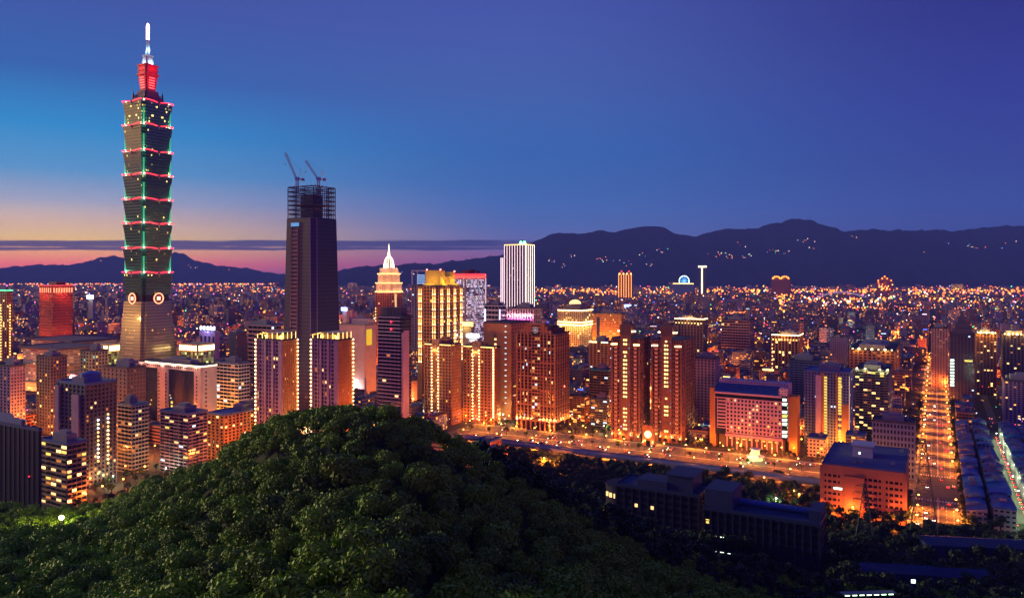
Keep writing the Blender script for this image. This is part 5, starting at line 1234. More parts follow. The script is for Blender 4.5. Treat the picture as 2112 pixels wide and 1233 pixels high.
for i in range(28):
    a0, a1 = 2*math.pi*i/28, 2*math.pi*(i+1)/28; mb.tube((Rr*math.cos(a0), 0, c[2]+Rr*math.sin(a0)), (Rr*math.cos(a1), 0, c[2]+Rr*math.sin(a1)), 3)
mb.build('rim', emat('light_wheel_rim', (.6, .9, 1), 3.), o)
for i in range(12): mb = MB(); a = 2*math.pi*i/12; mb.tube(c, (Rr*math.cos(a), 0, c[2]+Rr*math.sin(a)), 1.5); mb.build('spoke', emat('light_wheel_spoke', (.1, .4, 1), 2.5), o)
mb = MB(); mb.box(-75, 75, -20, 20, 0, 105); mb.tube((-22, 0, 100), (0, 3, 125), 2); mb.tube((22, 0, 100), (0, 3, 125), 2); mb.build('podium', WALL['blue'], o)
mb = MB(); mb.tube((-75, -21, 106), (75, -21, 106), 2.5); mb.build('podium_light', E['gold'], o)
o = far('domed_building', 'distant building with two round domes ringed by orange lamps', 1611, 5200); mb = MB(); mb.box(-62, 62, -25, 25, 0, 135); mb.build('wall', WALL['red'], o)
for s in (-28, 28):
    mb = MB(); mb.ball((s, 0, 140), 24, 0, 14, 8, .7); mb.build('dome', WALL['orange'], o)
    for i in range(7): a = math.pi*(.05+.9*i/6); mb = MB(); mb.ball((s+25*math.cos(a), -16, 141+17*math.sin(a)), 4.5); mb.build('dome_lamp', E['orange'], o)
o = far('palace_hotel', 'distant palace-like hotel with orange-lit tiered roof near the mountain foot', 1825, 5200); mb = MB(); mb.box(-52, 52, -25, 25, 0, 118)
for s, z in ((60, 118), (46, 130), (30, 142)): mb.prism([(-s, -s*.5), (s, -s*.5), (s, s*.5), (-s, s*.5)], [(-s*.6, -s*.3), (s*.6, -s*.3), (s*.6, s*.3), (-s*.6, s*.3)], z, z+12)
mb.build('wall', WALL['red'], o)
for i in range(24): x, z = rnd.uniform(-50, 50), rnd.uniform(60, 118); mb = MB(); mb.ball((x, -27, z), 3.6); mb.build('wall_lamp', E[rnd.choice(('orange', 'redsoft', 'gold'))], o)
for x, z in ((-40, 130), (-15, 144), (15, 144), (40, 130), (0, 158)): mb = MB(); mb.ball((x, -20, z), 4.5); mb.build('roof_lamp', E['orange'], o)
# ------------------------------------------------------------------ roads (grid coordinates: a across to the right, b away)
def gp(a, b, z=0.): return (a*CA+b*SA, -a*SA+b*CA, z)
def ga(x, y): return (x*CA-y*SA, x*SA+y*CA)
asph = mat('asphalt', (.11, .1, .09), .75, var=.35, scale=.08); line = mat('road_paint', (.7, .68, .62), .6); kerb = mat('kerb_stone', (.3, .28, .26), .8)
def strip(mb, a0, a1, b0, b1, z, mi=0): mb.poly([gp(a0, b0, z), gp(a1, b0, z), gp(a1, b1, z), gp(a0, b1, z)], mi)
mb = MB(); strip(mb, -470, 15.8, 672, 742, .02); strip(mb, -470, -22, 640, 668, .03); o = mb.build('highway_road', asph); tag(o, kind='structure')
mb = MB(); strip(mb, -14, 16, 742.2, 1700, .024); strip(mb, -14, 16, 572, 671.8, .024); o = mb.build('avenue_road', asph); tag(o, kind='structure')
mb = MB(); strip(mb, 48, 58, 590, 985, .022); strip(mb, 31, 33.8, 590, 960, .022); strip(mb, 56, 64, 1040, 1360, .022); o = mb.build('alley_road', asph); tag(o, kind='structure')
mb = MB()
for b_ in (678, 686, 693, 701, 717, 724, 731, 738):
    for i in range(58): strip(mb, -466+i*8, -462+i*8, b_, b_+.3, .034)
for a_ in (-8.5, -3.5, 1.4, 2.0, 7, 11.5):
    for i in range(120):
        b_ = 576+i*9
        if not 668 < b_ < 740: strip(mb, a_, a_+.28, b_, b_+(4.5 if a_ not in (1.4, 2.0) else 9), .034)
for b_ in (664, 746, 600):
    for i in range(15): strip(mb, -13.5+i*2, -12.5+i*2, b_, b_+4, .036)
tag(mb.build('road_markings', line), kind='structure')
mb = MB()
for (a0, a1, b0, b1) in ((-470, -21, 668.3, 671.5), (-470, -21, 742.5, 746), (-470, -22, 708, 711), (-17.5, -14.2, 572, 668), (16.2, 18.4, 572, 960), (-17.5, -14.2, 747, 1600), (16.2, 18.4, 966, 1600)):
    mb.v += [gp(a0, b0, 0), gp(a1, b0, 0), gp(a1, b1, 0), gp(a0, b1, 0), gp(a0, b0, .15), gp(a1, b0, .15), gp(a1, b1, .15), gp(a0, b1, .15)]; n = len(mb.v)-8
    for f in ((0,3,2,1),(4,5,6,7),(0,1,5,4),(1,2,6,5),(2,3,7,6),(3,0,4,7)): mb.f.append(tuple(n+q for q in f)); mb.m.append(0)
tag(mb.build('pavement', kerb), kind='structure')
# raised expressway deck beside the highway
o = empty('expressway_bridge', gp(-200, 655), -GA, label='long low concrete expressway deck with orange-lit parapets along the main road', cat='bridge'); mb = MB()
mb.box(-240, 170, -7.5, 7.5, 5, 6.2); deck = mb.build('deck', conc, o)
for s in (-7.5, 7.1): mb = MB(); mb.box(-240, 170, s, s+.4, 6.2, 7.3); mb.build('parapet', conc, o)
for i in range(14): mb = MB(); mb.box(-228+i*30, -226+i*30, -4, 4, 0, 5); mb.build('pier', conc, o)
FOOT.append((gp(-235, 655)[0], gp(-235, 655)[1], 410, 16, 7, GA))
for i in range(5):                              # ribbed canopies of the bus yard
    c = empty('bus_canopy', gp(-168+i*15, 606), -GA, label=f"{('leftmost', 'second from left', 'middle', 'second from right', 'rightmost')[i]} long orange-lit bus shelter roof beside the expressway", cat='shelter', group='bus yard shelter roofs')
    mb = MB(); mb.box(-5, 5, -22, 22, 4.6, 4.9)
    for k in range(12): mb.box(-5.1, 5.1, -21.5+k*3.8, -21+k*3.8, 4.9, 5.15)
    mb.build('roof', mat('rust_roof', (.4, .2, .12), .7), c)
    for s in (-1, 1):
        for k in (-18, 0, 18): mb = MB(); mb.tube((s*3, k, 0), (s*3, k, 4.6), .2); mb.build('post', dks, c)

# ------------------------------------------------------------------ street lamps
def lampmesh(h, arm):
    p = MB(); p.tube((0, 0, 0), (0, 0, h-.6), .16, 0, 6, .1); p.cyl(0, 0, .3, .25, 0, .8, 8); p.tube((0, 0, h-.6), (0, arm, h), .09, 0, 5)
    q = MB(); q.ball((0, arm, h), .62, 0, 8, 6, .55); return p.mesh('pole', dks), q.mesh('lamp_head', E['lamp']), q.mesh('lamp_head', E['lampw'])
LP = lampmesh(11, 1.6); nlamp = 0; LIGHTS = []
def street_lamp(x, y, rz, power, white=False, label='', light=True, z=0., s=1., spot=False):
    global nlamp
    o = empty('street_lamp', (x, y, z), rz, label=label, cat='street lamp', group='street lamps along the roads'); o.scale = (s, s, s)
    link('pole', LP[0], o, (0, 0, 0)); link('lamp_head', LP[2 if white else 1], o, (0, 0, 0)); nlamp += 1
    if light: plight('lamp_light', o, (0, 1.6, 9.9), power, (.7, 1, .5) if white else (1, .23, .022), .5, *(('SPOT', (0, 0, 0), R(142)) if spot else ()))
def near_name(x, y):
    best = min(LANDM, key=lambda l: (l[0]-x)**2+(l[1]-y)**2); dx, dy = best[0]-x, best[1]-y
    k = (x/y)-(best[0]/best[1])
    rel = ('in front of' if dy > 0 else 'behind') if abs(k) < abs(dy)/max(y, 1)*.8 else ('left of' if k < 0 else 'right of'); return rel+' '+best[2]
k = 0
for i in range(22):
    a = -455+i*20.5
    for b_, rr in ((709.5, 0), (665, 1), (744, 2)):
        if (i+rr) % 2 and rr: continue
        x, y, _ = gp(a, b_)
        street_lamp(x, y, -GA+(math.pi if rr == 0 and i % 2 else 0), (15000, 90000, 50000)[rr], False, f"orange street lamp on the {('median', 'near kerb', 'far kerb')[rr]} of the main road {near_name(x, y)}", spot=rr > 0)
for i in range(26):
    b_ = 582+i*25+i*i*.9
    if 664 < b_ < 748: continue
    for a, q in ((-12.6, 0), (14.6, 1)):
        x, y, _ = gp(a, b_); street_lamp(x, y, -GA+math.pi/2*(-1 if q == 0 else 1), (60000 if i % 3 else 20000), False, f"orange street lamp on the {('left', 'right')[q]} side of the avenue, {near_name(x, y)}", spot=i % 3 != 0)
for i in range(15):
    x, y, _ = gp(48.8 if i % 2 else 57, 602+i*24); street_lamp(x, y, -GA+math.pi/2, 5000, True, f'pale green-white lamp in the narrow alley {near_name(x, y)}', s=.7)
# lamps of the side streets between towers and of the park at the lower left
side = [(118, 1040), (145, 1028), (190, 1010), (232, 1002), (262, 985), (285, 965), (305, 950), (318, 938), (335, 958), (300, 985), (258, 1012), (215, 1030), (172, 1046), (340, 985), (360, 1000),
        (445, 835), (470, 830), (510, 838), (540, 845), (625, 838), (740, 835), (755, 812), (765, 800), (860, 862), (945, 868), (960, 872), (985, 880), (1010, 884), (1040, 872), (1050, 876), (1180, 880), (1195, 872), (1230, 890), (1245, 895), (1185, 745), (1195, 770), (1180, 720),
        (1450, 925), (1455, 905), (1445, 895), (1650, 925), (1655, 900), (1660, 885), (1652, 860), (1530, 940), (1580, 938), (1490, 938), (1855, 845), (1848, 860), (1700, 935), (1580, 1010), (1640, 1035), (1650, 1045), (1600, 1052), (1720, 1060), (1760, 1072), (1830, 1074)]
for i, (px, py) in enumerate(side):
    x, y = ground_pt(px, py); wt = i % 5 == 3
    street_lamp(x, y, rnd.uniform(0, 6), rnd.uniform(5000, 11000), wt, f"{'pale' if wt else 'orange'} side-street lamp among trees {near_name(x, y)}", s=rnd.uniform(.75, 1.))
for i in range(46):
    px, py = rnd.choice((rnd.uniform(0, 430), rnd.uniform(380, 860))), rnd.uniform(800, 960); x, y = ground_pt(px, py); g_ = ga(x, y)
    if hz(x, y) > 1 or any(abs(g_[0]-q[0]) < q[2]/2+3 and abs(g_[1]-q[1]) < q[3]/2+3 for q in [ga(u[0], u[1])+(u[2], u[3]) for u in FOOT]): continue
    street_lamp(x, y, rnd.uniform(0, 6), rnd.uniform(12000, 30000), False, f"orange lamp in a narrow street {near_name(x, y)}")
x, y = (128-CX)*288/F, 288.
MH = EYE-(1066-HY)*y/F-hz(x, y)
o = empty('floodlight_mast', (x, y, hz(x, y)), 0, label='dazzling yellow-white floodlight on a mast among the trees at the lower left', cat='floodlight')
mb = MB(); mb.tube((0, 0, 0), (0, 0, MH-.5), .25, 0, 8, .15); mb.build('mast', dks, o); mb = MB(); mb.ball((0, -.4, MH), .8, 0, 12, 8); mb.build('lamp_head', emat('light_flood', (1, .9, .45), 60.), o); plight('flood_beam', o, (0, -2.2, MH+.5), 7000, (1, .7, .3), .8)

for i in range(22):
    x, y, _ = gp(-440+i*18+rnd.uniform(-6, 6), rnd.uniform(752, 762)); g_ = ga(x, y)
    if any(abs(g_[0]-q[0]) < q[2]/2+2 and abs(g_[1]-q[1]) < q[3]/2+2 for q in [ga(u[0], u[1])+(u[2], u[3]) for u in FOOT]): continue
    street_lamp(x, y, rnd.uniform(0, 6), rnd.uniform(3000, 9000), i % 6 == 4, f"{'pale' if i % 6 == 4 else 'golden'} forecourt lamp between roadside trees {near_name(x, y)}", s=rnd.uniform(.5, .8))
# glowing advertising screens on roofs and walls
for px, py, Y, w, h, key, lab in ((186, 612, 2300, 34, 12, 'light_ad_white', 'bright bluish white screen between the red grid tower and the tall stacked tower'), (710, 637, 1900, 20, 9, 'light_ad_blue', 'bright blue-white screen right of the dark tower under construction'), (1295, 631, 2600, 24, 12, 'light_ad_blue', 'blue-white glowing screen behind the broad orange grid block'), (152, 778, 790, 14, 5, 'light_ad_red', 'red and white neon roof sign near the dark maroon tower'), (975, 692, 1000, 20, 5, 'light_ad_white', 'white and blue striped screen between the gold-lit tower and brown slab'), (960, 668, 1100, 26, 6, 'light_ad_gold', 'yellow and red lit sign band under the red-topped dotted tower'), (750, 755, 1060, 34, 8, 'light_ad_violet', 'violet lit low pavilion sign right of the lamp-edged towers')):
    x = (px-CX)*Y/F; z = EYE+(HY-py)*Y/F
    o = empty('advertising_screen', (x, Y, 0), -GA, label=lab, cat='screen')
    cols = {'light_ad_white': (.85, .9, 1), 'light_ad_blue': (.3, .45, 1), 'light_ad_red': (1, .15, .1), 'light_ad_gold': (1, .6, .1), 'light_ad_violet': (.55, .4, 1)}
    if 'neon' in lab:
        for i in range(6):
            m2 = MB(); u = -w/2+i*w/5.5; m2.tube((u, -.5, z-h/2), (u+.9, -.5, z+h/2*(.2+.8*(i % 2))), .28); m2.tube((u+.9, -.5, z+h/2*(.2+.8*(i % 2))), (u+2, -.5, z-h*.3), .28); m2.build('neon_stroke', emat('light_neon_white', (1, .85, .85), 6.), o)
        m2 = MB(); m2.box(-w/2, w/2, -.4, 0, z-h/2-2, z-h/2-1); m2.build('neon_bar', E['red'], o)
    else:
        for i in range(3): m2 = MB(); m2.box(-w/2, w/2, -.6, 0, z-h/2+i*h/3, z-h/2+i*h/3+h/4.2); m2.build('screen_panel', emat(key, cols[key], 5.), o)
    m2 = MB(); m2.box(-w/2-.6, w/2+.6, 0, 1.2, z-h/2-1, z+h/2+.6); m2.box(-w*.35, w*.35, 1.2, 10, 0, z-h/2); m2.build('support_block', conc, o)
    plight('screen_light', o, (0, -5, z), 14000, cols[key], 1)

# ------------------------------------------------------------------ cars
def carmesh(paint, rear):
    mb = MB(); L_, w = 2.2, .9
    mb.prism([(-L_, -w), (L_, -w), (L_, w), (-L_, w)], [(-L_+.1, -w+.05), (L_-.15, -w+.05), (L_-.15, w-.05), (-L_+.1, w-.05)], .3, .85, 0)
    mb.prism([(-1.5, -w+.08), (1., -w+.08), (1., w-.08), (-1.5, w-.08)], [(-1.1, -w+.22), (.5, -w+.22), (.5, w-.22), (-1.1, w-.22)], .85, 1.42, 1, True, 0)
    for x in (-1.35, 1.35):
        for y in (-w, w-.2):
            n = 10; r = .33; base = len(mb.v)
            mb.v += [(x+r*math.cos(6.283*i/n), y, r+r*math.sin(6.283*i/n)) for i in range(n)]+[(x+r*math.cos(6.283*i/n), y+.2, r+r*math.sin(6.283*i/n)) for i in range(n)]
            mb.f.append(tuple(base+i for i in range(n))); mb.f.append(tuple(base+n+i for i in reversed(range(n)))); mb.m += [2, 2]
            for i in range(n): mb.f.append((base+i, base+n+i, base+n+(i+1) % n, base+(i+1) % n)); mb.m.append(2)
    for y in (-.62, .62):
        mb.box(L_-.1, L_+.14, y-.24, y+.24, .5, .85, 3); mb.box(-L_-.08, -L_+.16, y-.26, y+.26, .55, .9, 4)
    return mb.mesh('car_body', [paint, glass, dks, emat('light_headlamp', (1, .9, .7), 12.), emat('light_tail', (1, .02, .02), 7.)])
paints = [('white', (.7, .7, .7)), ('silver', (.4, .4, .42)), ('black', (.02, .02, .02)), ('red', (.4, .03, .03)), ('yellow', (.75, .45, .03)), ('blue', (.04, .08, .3))]
CM = [(n, carmesh(mat('paint_'+n, c, .3, .2, var=.05), 0)) for n, c in paints]
def car(a, b_, rz, where):
    n, me = rnd.choice(CM); x, y, _ = gp(a, b_, 0); o = bpy.data.objects.new('car', me); COL.objects.link(o); o.location = (x, y, .04); o.rotation_euler = (0, 0, -GA+rz)
    tag(o, f'{n} car {where} {near_name(x, y)}', 'car', 'cars on the roads')
used = []
for i in range(92):
    lane = rnd.choice((675, 682, 689.5, 697, 704.5, 714, 720.5, 727.5, 734.5)); a = rnd.uniform(-440, -20)
    if any(abs(a-q) < 9 and abs(lane-r) < 4 for q, r in used): continue
    used.append((a, lane)); car(a, lane, 0 if lane < 708 else math.pi, 'with lights on driving along the main road')
for i in range(46):
    lane = rnd.choice((-11, -6, -1, 4.5, 9, 13)); b_ = rnd.uniform(590, 1150)
    if any(abs(lane-q) < 3 and abs(b_-r) < 8 for q, r in used): continue
    used.append((lane, b_)); car(lane, b_, math.pi/2*(-1 if lane < 1 else 1), 'with lights on driving on the avenue')
for i in range(56):
    car(49.2 if i % 2 else 56.8, 596+i*6.6, math.pi/2, 'parked in the narrow alley')

# ------------------------------------------------------------------ pylons
def pylon(px, Y, base_w, H, z0, label):
    X = (px-CX)*Y/F; o = empty('pylon', (X, Y, z0), -GA, label=label, cat='pylon', group='lattice power pylons'); mb = MB()
    n = 9; ws = lambda t: base_w/2*(1-t)**1.15+.7; cs = ((1, 1), (1, -1), (-1, -1), (-1, 1)); st = dks
    for i in range(n):
        t0, t1 = (i/n), ((i+1)/n); z0_, z1_ = H*t0, H*t1; a, c = ws(t0), ws(t1)
        for k in range(4):
            p, q = cs[k], cs[(k+1) % 4]
            mb.tube((p[0]*a, p[1]*a, z0_), (p[0]*c, p[1]*c, z1_), .22, 0, 4)
            mb.tube((p[0]*a, p[1]*a, z0_), (q[0]*c, q[1]*c, z1_), .12, 0, 3); mb.tube((q[0]*a, q[1]*a, z0_), (p[0]*c, p[1]*c, z1_), .12, 0, 3); mb.tube((p[0]*c, p[1]*c, z1_), (q[0]*c, q[1]*c, z1_), .12, 0, 3)
    mb.build('lattice_body', st, o)
    for z in (H*.72, H*.84, H*.96):
        mb = MB(); L_ = 6.5 if z < H*.9 else 5
        for s in (-1, 1):
            mb.tube((0, 0, z+1.3), (s*L_, 0, z), .14, 0, 4); mb.tube((0, -.7, z-.3), (s*L_, 0, z), .12, 0, 4); mb.tube((0, .7, z-.3), (s*L_, 0, z), .12, 0, 4); mb.tube((s*L_, 0, z), (s*L_, 0, z-1.6), .15, 0, 4)
        mb.build('cross_arm', st, o)
pylon(1906, 470, 15, 60, 12, 'tall dark lattice pylon standing in front of the lit avenue')
pylon(1784, 455, 9, 34, 14, 'smaller dark lattice pylon in front of the large flat-roofed block')

# ------------------------------------------------------------------ row houses at the lower right, low roofs at the bottom right
k = 0
RC = [mat('roof_tin_blue', (.06, .14, .42), .5, var=.4, scale=.4), mat('roof_tin_slate', (.12, .14, .26), .6, var=.4, scale=.4), mat('roof_tin_teal', (.06, .2, .36), .5, var=.4, scale=.4), mat('roof_tin_grey', (.2, .2, .28), .6, var=.4, scale=.4)]
RN = ['bright blue', 'slate blue', 'teal blue', 'grey']
rww = wallwin('row_wall', False, (.3, .26, .3), (3.4, 3.3), (.2, .8, .35, .75), .05, 1.2)
for col, (a0, a1) in enumerate(((19, 30.5), (34.3, 47.3), (59, 73), (75, 91))):
    b_ = 604
    while b_ < 955:
        w = rnd.uniform(8, 15); h = rnd.uniform(11, 17); ci = rnd.randrange(4); x, y, _ = gp((a0+a1)/2, b_+w/2)
        o = empty('row_house', (x, y, 0), -GA, label=f"{('low', 'mid-height', 'taller')[int((h-11)/2.1)]} row house with a {RN[ci]} roof, in the {('first', 'second', 'third', 'fourth')[col]} row right of the avenue, {near_name(x, y)}", cat='house', group='row houses right of the avenue')
        FOOT.append((x, y, a1-a0, w, h, GA)); A = (a1-a0)/2
        mb = MB(); mb.box(-A, A, -w/2+.1, w/2-.1, 0, h); mb.build('wall', rww, o)
        mb = MB(); n = 8; r = rnd.random() < .6
        for i in range(n):
            x0, x1 = -A-.4+(2*A+.8)*i/n, -A-.4+(2*A+.8)*(i+1)/n; f = (lambda x: h+.3+(1.9*(1-(x/(A+.4))**2) if r else 1.1*(x+A)/A))
            mb.poly([(x0, -w/2, f(x0)), (x1, -w/2, f(x1)), (x1, w/2-.2, f(x1)), (x0, w/2-.2, f(x0))]); mb.poly([(x0, -w/2, h), (x1, -w/2, h), (x1, -w/2, f(x1)), (x0, -w/2, f(x0))]); mb.poly([(x1, w/2-.2, h), (x0, w/2-.2, h), (x0, w/2-.2, f(x0)), (x1, w/2-.2, f(x1))])
        mb.build('roof', RC[ci], o)
        if rnd.random() < .4: mb = MB(); mb.box(-2, 2, -2, 2, h+.5, h+4); mb.build('stair_hut', conc, o)
        b_ += w; k += 1
LANDM.append((gp(40, 780)[0], gp(40, 780)[1], 'the blue-roofed row houses'))
for (px, py, top, w, d, lab, ci) in ((2020, 1210, 1118, 62, 16, 'long low shed with a faint blue roof at the bottom right', 1), (2130, 1190, 1150, 40, 14, 'low building with two small lit windows at the bottom right corner', 0), (1915, 1225, 1150, 34, 12, 'small dark-roofed building at the bottom right near a street lamp', 3), (1768, 1190, 1128, 26, 11, 'low gabled hut left of the avenue end, under the dark trees', 1), (1846, 1190, 1172, 34, 12, 'low blue-roofed hall below the foot of the tall pylon', 0), (1965, 1210, 1180, 30, 12, 'plain low workshop in the middle of the dark lower right', 2), (2062, 1220, 1196, 36, 12, 'low hall with a lit window pair near the bottom right corner', 0)):
    Y = 430 if top < 1160 else 375; x = (px-CX)*Y/F; z = hz(x, Y)-6; h = EYE+(HY-top)*Y/F-z
    o = empty('low_building', (x, Y, z), R(-8), label=lab, cat='building'); mb = MB(); mb.box(-w/2, w/2, -d/2, d/2, 0, h); mb.build('wall', MATS['blue_slate_wall'], o)
    mb = MB(); mb.poly([(-w/2-.5, -d/2-.6, h), (w/2+.5, -d/2-.6, h), (w/2+.5, 0, h+2.4), (-w/2-.5, 0, h+2.4)]); mb.poly([(-w/2-.5, 0, h+2.4), (w/2+.5, 0, h+2.4), (w/2+.5, d/2+.6, h), (-w/2-.5, d/2+.6, h)]); mb.build('roof', MATS['school_roof'], o)
    for i in range(8): mb = MB(); u = -w/2+(i+.5)*w/8; mb.box(u-1, u+1, -d/2-.08, -d/2-.02, h-4.4, h-2.6); mb.build('window', E['coolhi'] if i in (2, 5) and ci == 0 else glass, o)
Y = 300; x = (1790-CX)*Y/F; zz = EYE+(HY-1222)*Y/F
o = empty('lit_walkway', (x, Y, zz-4), R(4), label='covered walkway with a row of greenish white tube lights at the bottom edge', cat='walkway'); mb = MB(); mb.box(-11, 11, -1.5, 1.5, 4, 4.25); mb.build('roof', WALL['green'], o)
for i in range(7): mb = MB(); mb.box(-10+i*3, -8.2+i*3, -1.4, -1., 3.6, 3.9); mb.build('tube_light', emat('light_tube_green', (.6, 1, .6), 4.), o)
for i in range(5): mb = MB(); mb.tube((-10+i*5, 1.2, -2), (-10+i*5, 1.2, 4), .12); mb.build('post', dks, o)

# ------------------------------------------------------------------ the rest of the city
tints = [('beige', (.46, .3, .24)), ('grey', (.28, .25, .34)), ('brown', (.38, .17, .1)), ('mauve', (.36, .22, .4)), ('pinkish', (.5, .27, .28)), ('dark', (.12, .09, .16)), ('bluish', (.2, .22, .42)), ('rust-coloured', (.46, .14, .08)), ('cream', (.55, .4, .32))]
citywall = wallwin('city_wall', True, strength=3.0, glass=(.03, .025, .05))
def over(a0, a1, b0, b1, mg=5):
    for x, y, w, d, h, ang in FG:
        if a0-mg < x+w and a1+mg > x-w and b0-mg < y+d and b1+mg > y-d: return True
    return False
FG = [ga(x, y)+(w/2, d/2, h, g) for x, y, w, d, h, g in FOOT]
B = []                                          # a0,a1,b0,b1,h,tint,lit,half
def add(a0, a1, b0, b1, h, q=None):
    ca_, cb = (a0+a1)/2, (b0+b1)/2; x, y, _ = gp(ca_, cb); px = CX+F*x/max(y, 1)
    if y < 560 or px < -80 or px > 2200: return
    if -476 < ca_ < 17 and b1 > 636 and b0 < 748: return
    if a1 > -18 and a0 < 19 and b0 < 1650: return
    if a1 > 15 and a0 < 120 and b0 < 985: return
    if a1 > 54 and a0 < 66 and b0 < 1360: return
    if hz(x, y) > 2: return
    if cb < 640 and -340 < ca_ < -18: return
    if over(a0, a1, b0, b1): return
    t = rnd.randrange(len(tints)); B.append([a0, a1, b0, b1, h, t, min(.45, rnd.expovariate(1/.075)+.015), rnd.choice((.22, .3, .42, .48)), x, y])
for ia in range(-70, 72):
    for ib in range(6, 64):
        a0, b0 = ia*74., ib*62.+rnd.uniform(-3, 3); x, y, _ = gp(a0, b0)
        if y < 480 or y > 3700 or abs(x/y) > .78: continue
        park = npn(a0*.0021, b0*.0021, 9) > .62
        if park: continue
        nsp = rnd.choice((2, 3, 3, 4)); cur = a0
        for s in range(nsp):
            w = (60./nsp)
            for r in range(2):
                if rnd.random() < .06: continue
                h = rnd.choice((13, 16, 16, 19, 22, 24, 27, 34, 42)) if y > 1000 else rnd.choice((12, 14, 16, 18, 22))
                if rnd.random() < .03 and y > 1150: h = rnd.uniform(50, 80)
                add(cur+.6, cur+w-.6-rnd.uniform(0, 3), b0+r*26+.5, b0+r*26+25-rnd.uniform(0, 4), h*rnd.uniform(.9, 1.1))
            cur += w
for i in range(3600):
    y = math.sqrt(rnd.uniform(3500**2, 9300**2)); x = y*rnd.uniform(-.75, .75); a, b_ = ga(x, y); w, d = rnd.uniform(18, 55), rnd.uniform(14, 34)
    add(a-w, a+w, b_-d, b_+d, rnd.choice((12, 15, 18, 22, 27, 36))*rnd.uniform(.8, 1.15)*(1.0 if rnd.random() < .95 else 1.9))
# which of them the photo shows largest: coarse front-to-back coverage
SW, SH = 1056, 617; cov = np.zeros((SH, SW), bool)
for pxi in range(SW):
    px = pxi*2; cpy = interp(px, HPX, HPY); cov[max(0, int(cpy/2)):, pxi] = True
def rect(a0, a1, b0, b1, h):
    P = [gp(a, b) for a in (a0, a1) for b in (b0, b1)]; xs = [CX+F*p[0]/p[1] for p in P]; yn = min(p[1] for p in P)
    return min(xs)/2, max(xs)/2, (HY+(EYE-h)*F/yn)/2, (HY+EYE*F/max(p[1] for p in P))/2
items = [(ga(x, y)[1]*0+y-math.hypot(w, d)/2, None, rect(ga(x, y)[0]-w/2, ga(x, y)[0]+w/2, ga(x, y)[1]-d/2, ga(x, y)[1]+d/2, h)) for x, y, w, d, h, g in FOOT if h < 600]
items += [(q[9], q, rect(*q[:5])) for q in B]
items.sort(key=lambda t: t[0])
for dist, q, (x0, x1, y0, y1) in items:
    x0, x1, y0, y1 = max(0, int(x0)), min(SW, int(x1)+1), max(0, int(y0)), min(SH, int(y1)+1)
    if x1 <= x0 or y1 <= y0:
        if q: q.append(0)
        continue
    s = cov[y0:y1, x0:x1]; vis = int((~s).sum()); s[:] = True
    if q: q.append(vis)
B.sort(key=lambda q: -q[-1]); NI = 296
ROOFM = [mat('city_roof_grey', (.16, .15, .18), .9, var=.5, scale=.1), mat('city_roof_blue', (.08, .13, .28), .8, var=.4, scale=.1), mat('city_roof_rust', (.2, .1, .08), .9, var=.4, scale=.1)]
def city_attr(me, tint, par):
    for nm, vals in (('tint', tint), ('par', par)):
        at = me.attributes.new(nm, 'FLOAT_COLOR', 'CORNER'); at.data.foreach_set('color', np.asarray(vals, 'f').ravel())
seen_labels = {}
for i, q in enumerate(B[:NI]):
    a0, a1, b0, b1, h, t, lit, half, x, y, vis = q; w, d = (a1-a0)/2, (b1-b0)/2; st = max(3, round(h/3.4))
    sz = 'low' if h < 18 else 'mid-rise' if h < 30 else 'tall'; ri = rnd.randrange(3); rn = ('flat grey', 'bluish', 'rusty')[ri]
    ft = 'with many lit windows' if lit > .12 else 'with scattered lit windows' if lit > .045 else 'with few lit windows'
    where = near_name(x, y); wd = 'narrow' if w < 9 else 'broad' if w > 14 else ''
    lab = f"{wd} {sz} {tints[t][0]} block {ft} {where}".strip()
    if lab in seen_labels: lab = f"{wd} {sz} {tints[t][0]} block, {rn} roof, {ft[5:]}, {where}".strip()
    n_ = seen_labels.get(lab, 0); seen_labels[lab] = n_+1
    if n_: lab = f"{('nearer', 'farther', 'farthest')[min(n_-1, 2)]} {lab}"; seen_labels[lab] = 1
    o = empty('apartment_block', (x, y, 0), -GA, label=' '.join(lab.split()[:16]), cat='building', group='blocks filling the city')
    mb = MB(); mb.box(-w, w, -d, d, 0, h); wl = mb.build('wall', citywall, o, uoff=rnd.randrange(400)*3.2)
    nl = len(wl.data.loops); city_attr(wl.data, [tints[t][1]+(1,)]*nl, [(lit, half, 0, 1)]*nl)
    mb = MB(); mb.box(-w-.3, w+.3, -d-.3, d+.3, h, h+.5)
    for e in ((-w-.3, w+.3, -d-.3, -d), (-w-.3, -w, -d, d), (w, w+.3, -d, d), (-w-.3, w+.3, d, d+.3)): mb.box(*e, h+.5, h+1.4)
    mb.build('roof', ROOFM[ri], o)
    mb = MB(); u = rnd.uniform(-.5, .3)*w; mb.box(u, u+rnd.uniform(.3, .6)*w, -d*.4, d*.5, h+.5, h+rnd.uniform(3, 5)); mb.build('stair_hut', conc, o)
    if rnd.random() < .6: mb = MB(); mb.cyl(w*.6, -d*.2, 1.1, 1.1, h+.5, h+3, 10); mb.build('water_tank', mat('steel_tank', (.4, .42, .45), .3, .8), o)
    if rnd.random() < .42:
        mb = MB(); z = h+.9 if rnd.random() < .5 else h*.2; mb.box(-w*rnd.uniform(.2, .9), w*rnd.uniform(0, .8), -d-.7, -d-.35, z, z+rnd.uniform(.8, 2.4)); mb.build('sign_light', E[rnd.choice(('gold', 'amber', 'orange', 'redsoft', 'pinkwhite', 'cool', 'blue', 'gold'))], o)
mb = MB(); T = []; PR = []; roofs = MB()
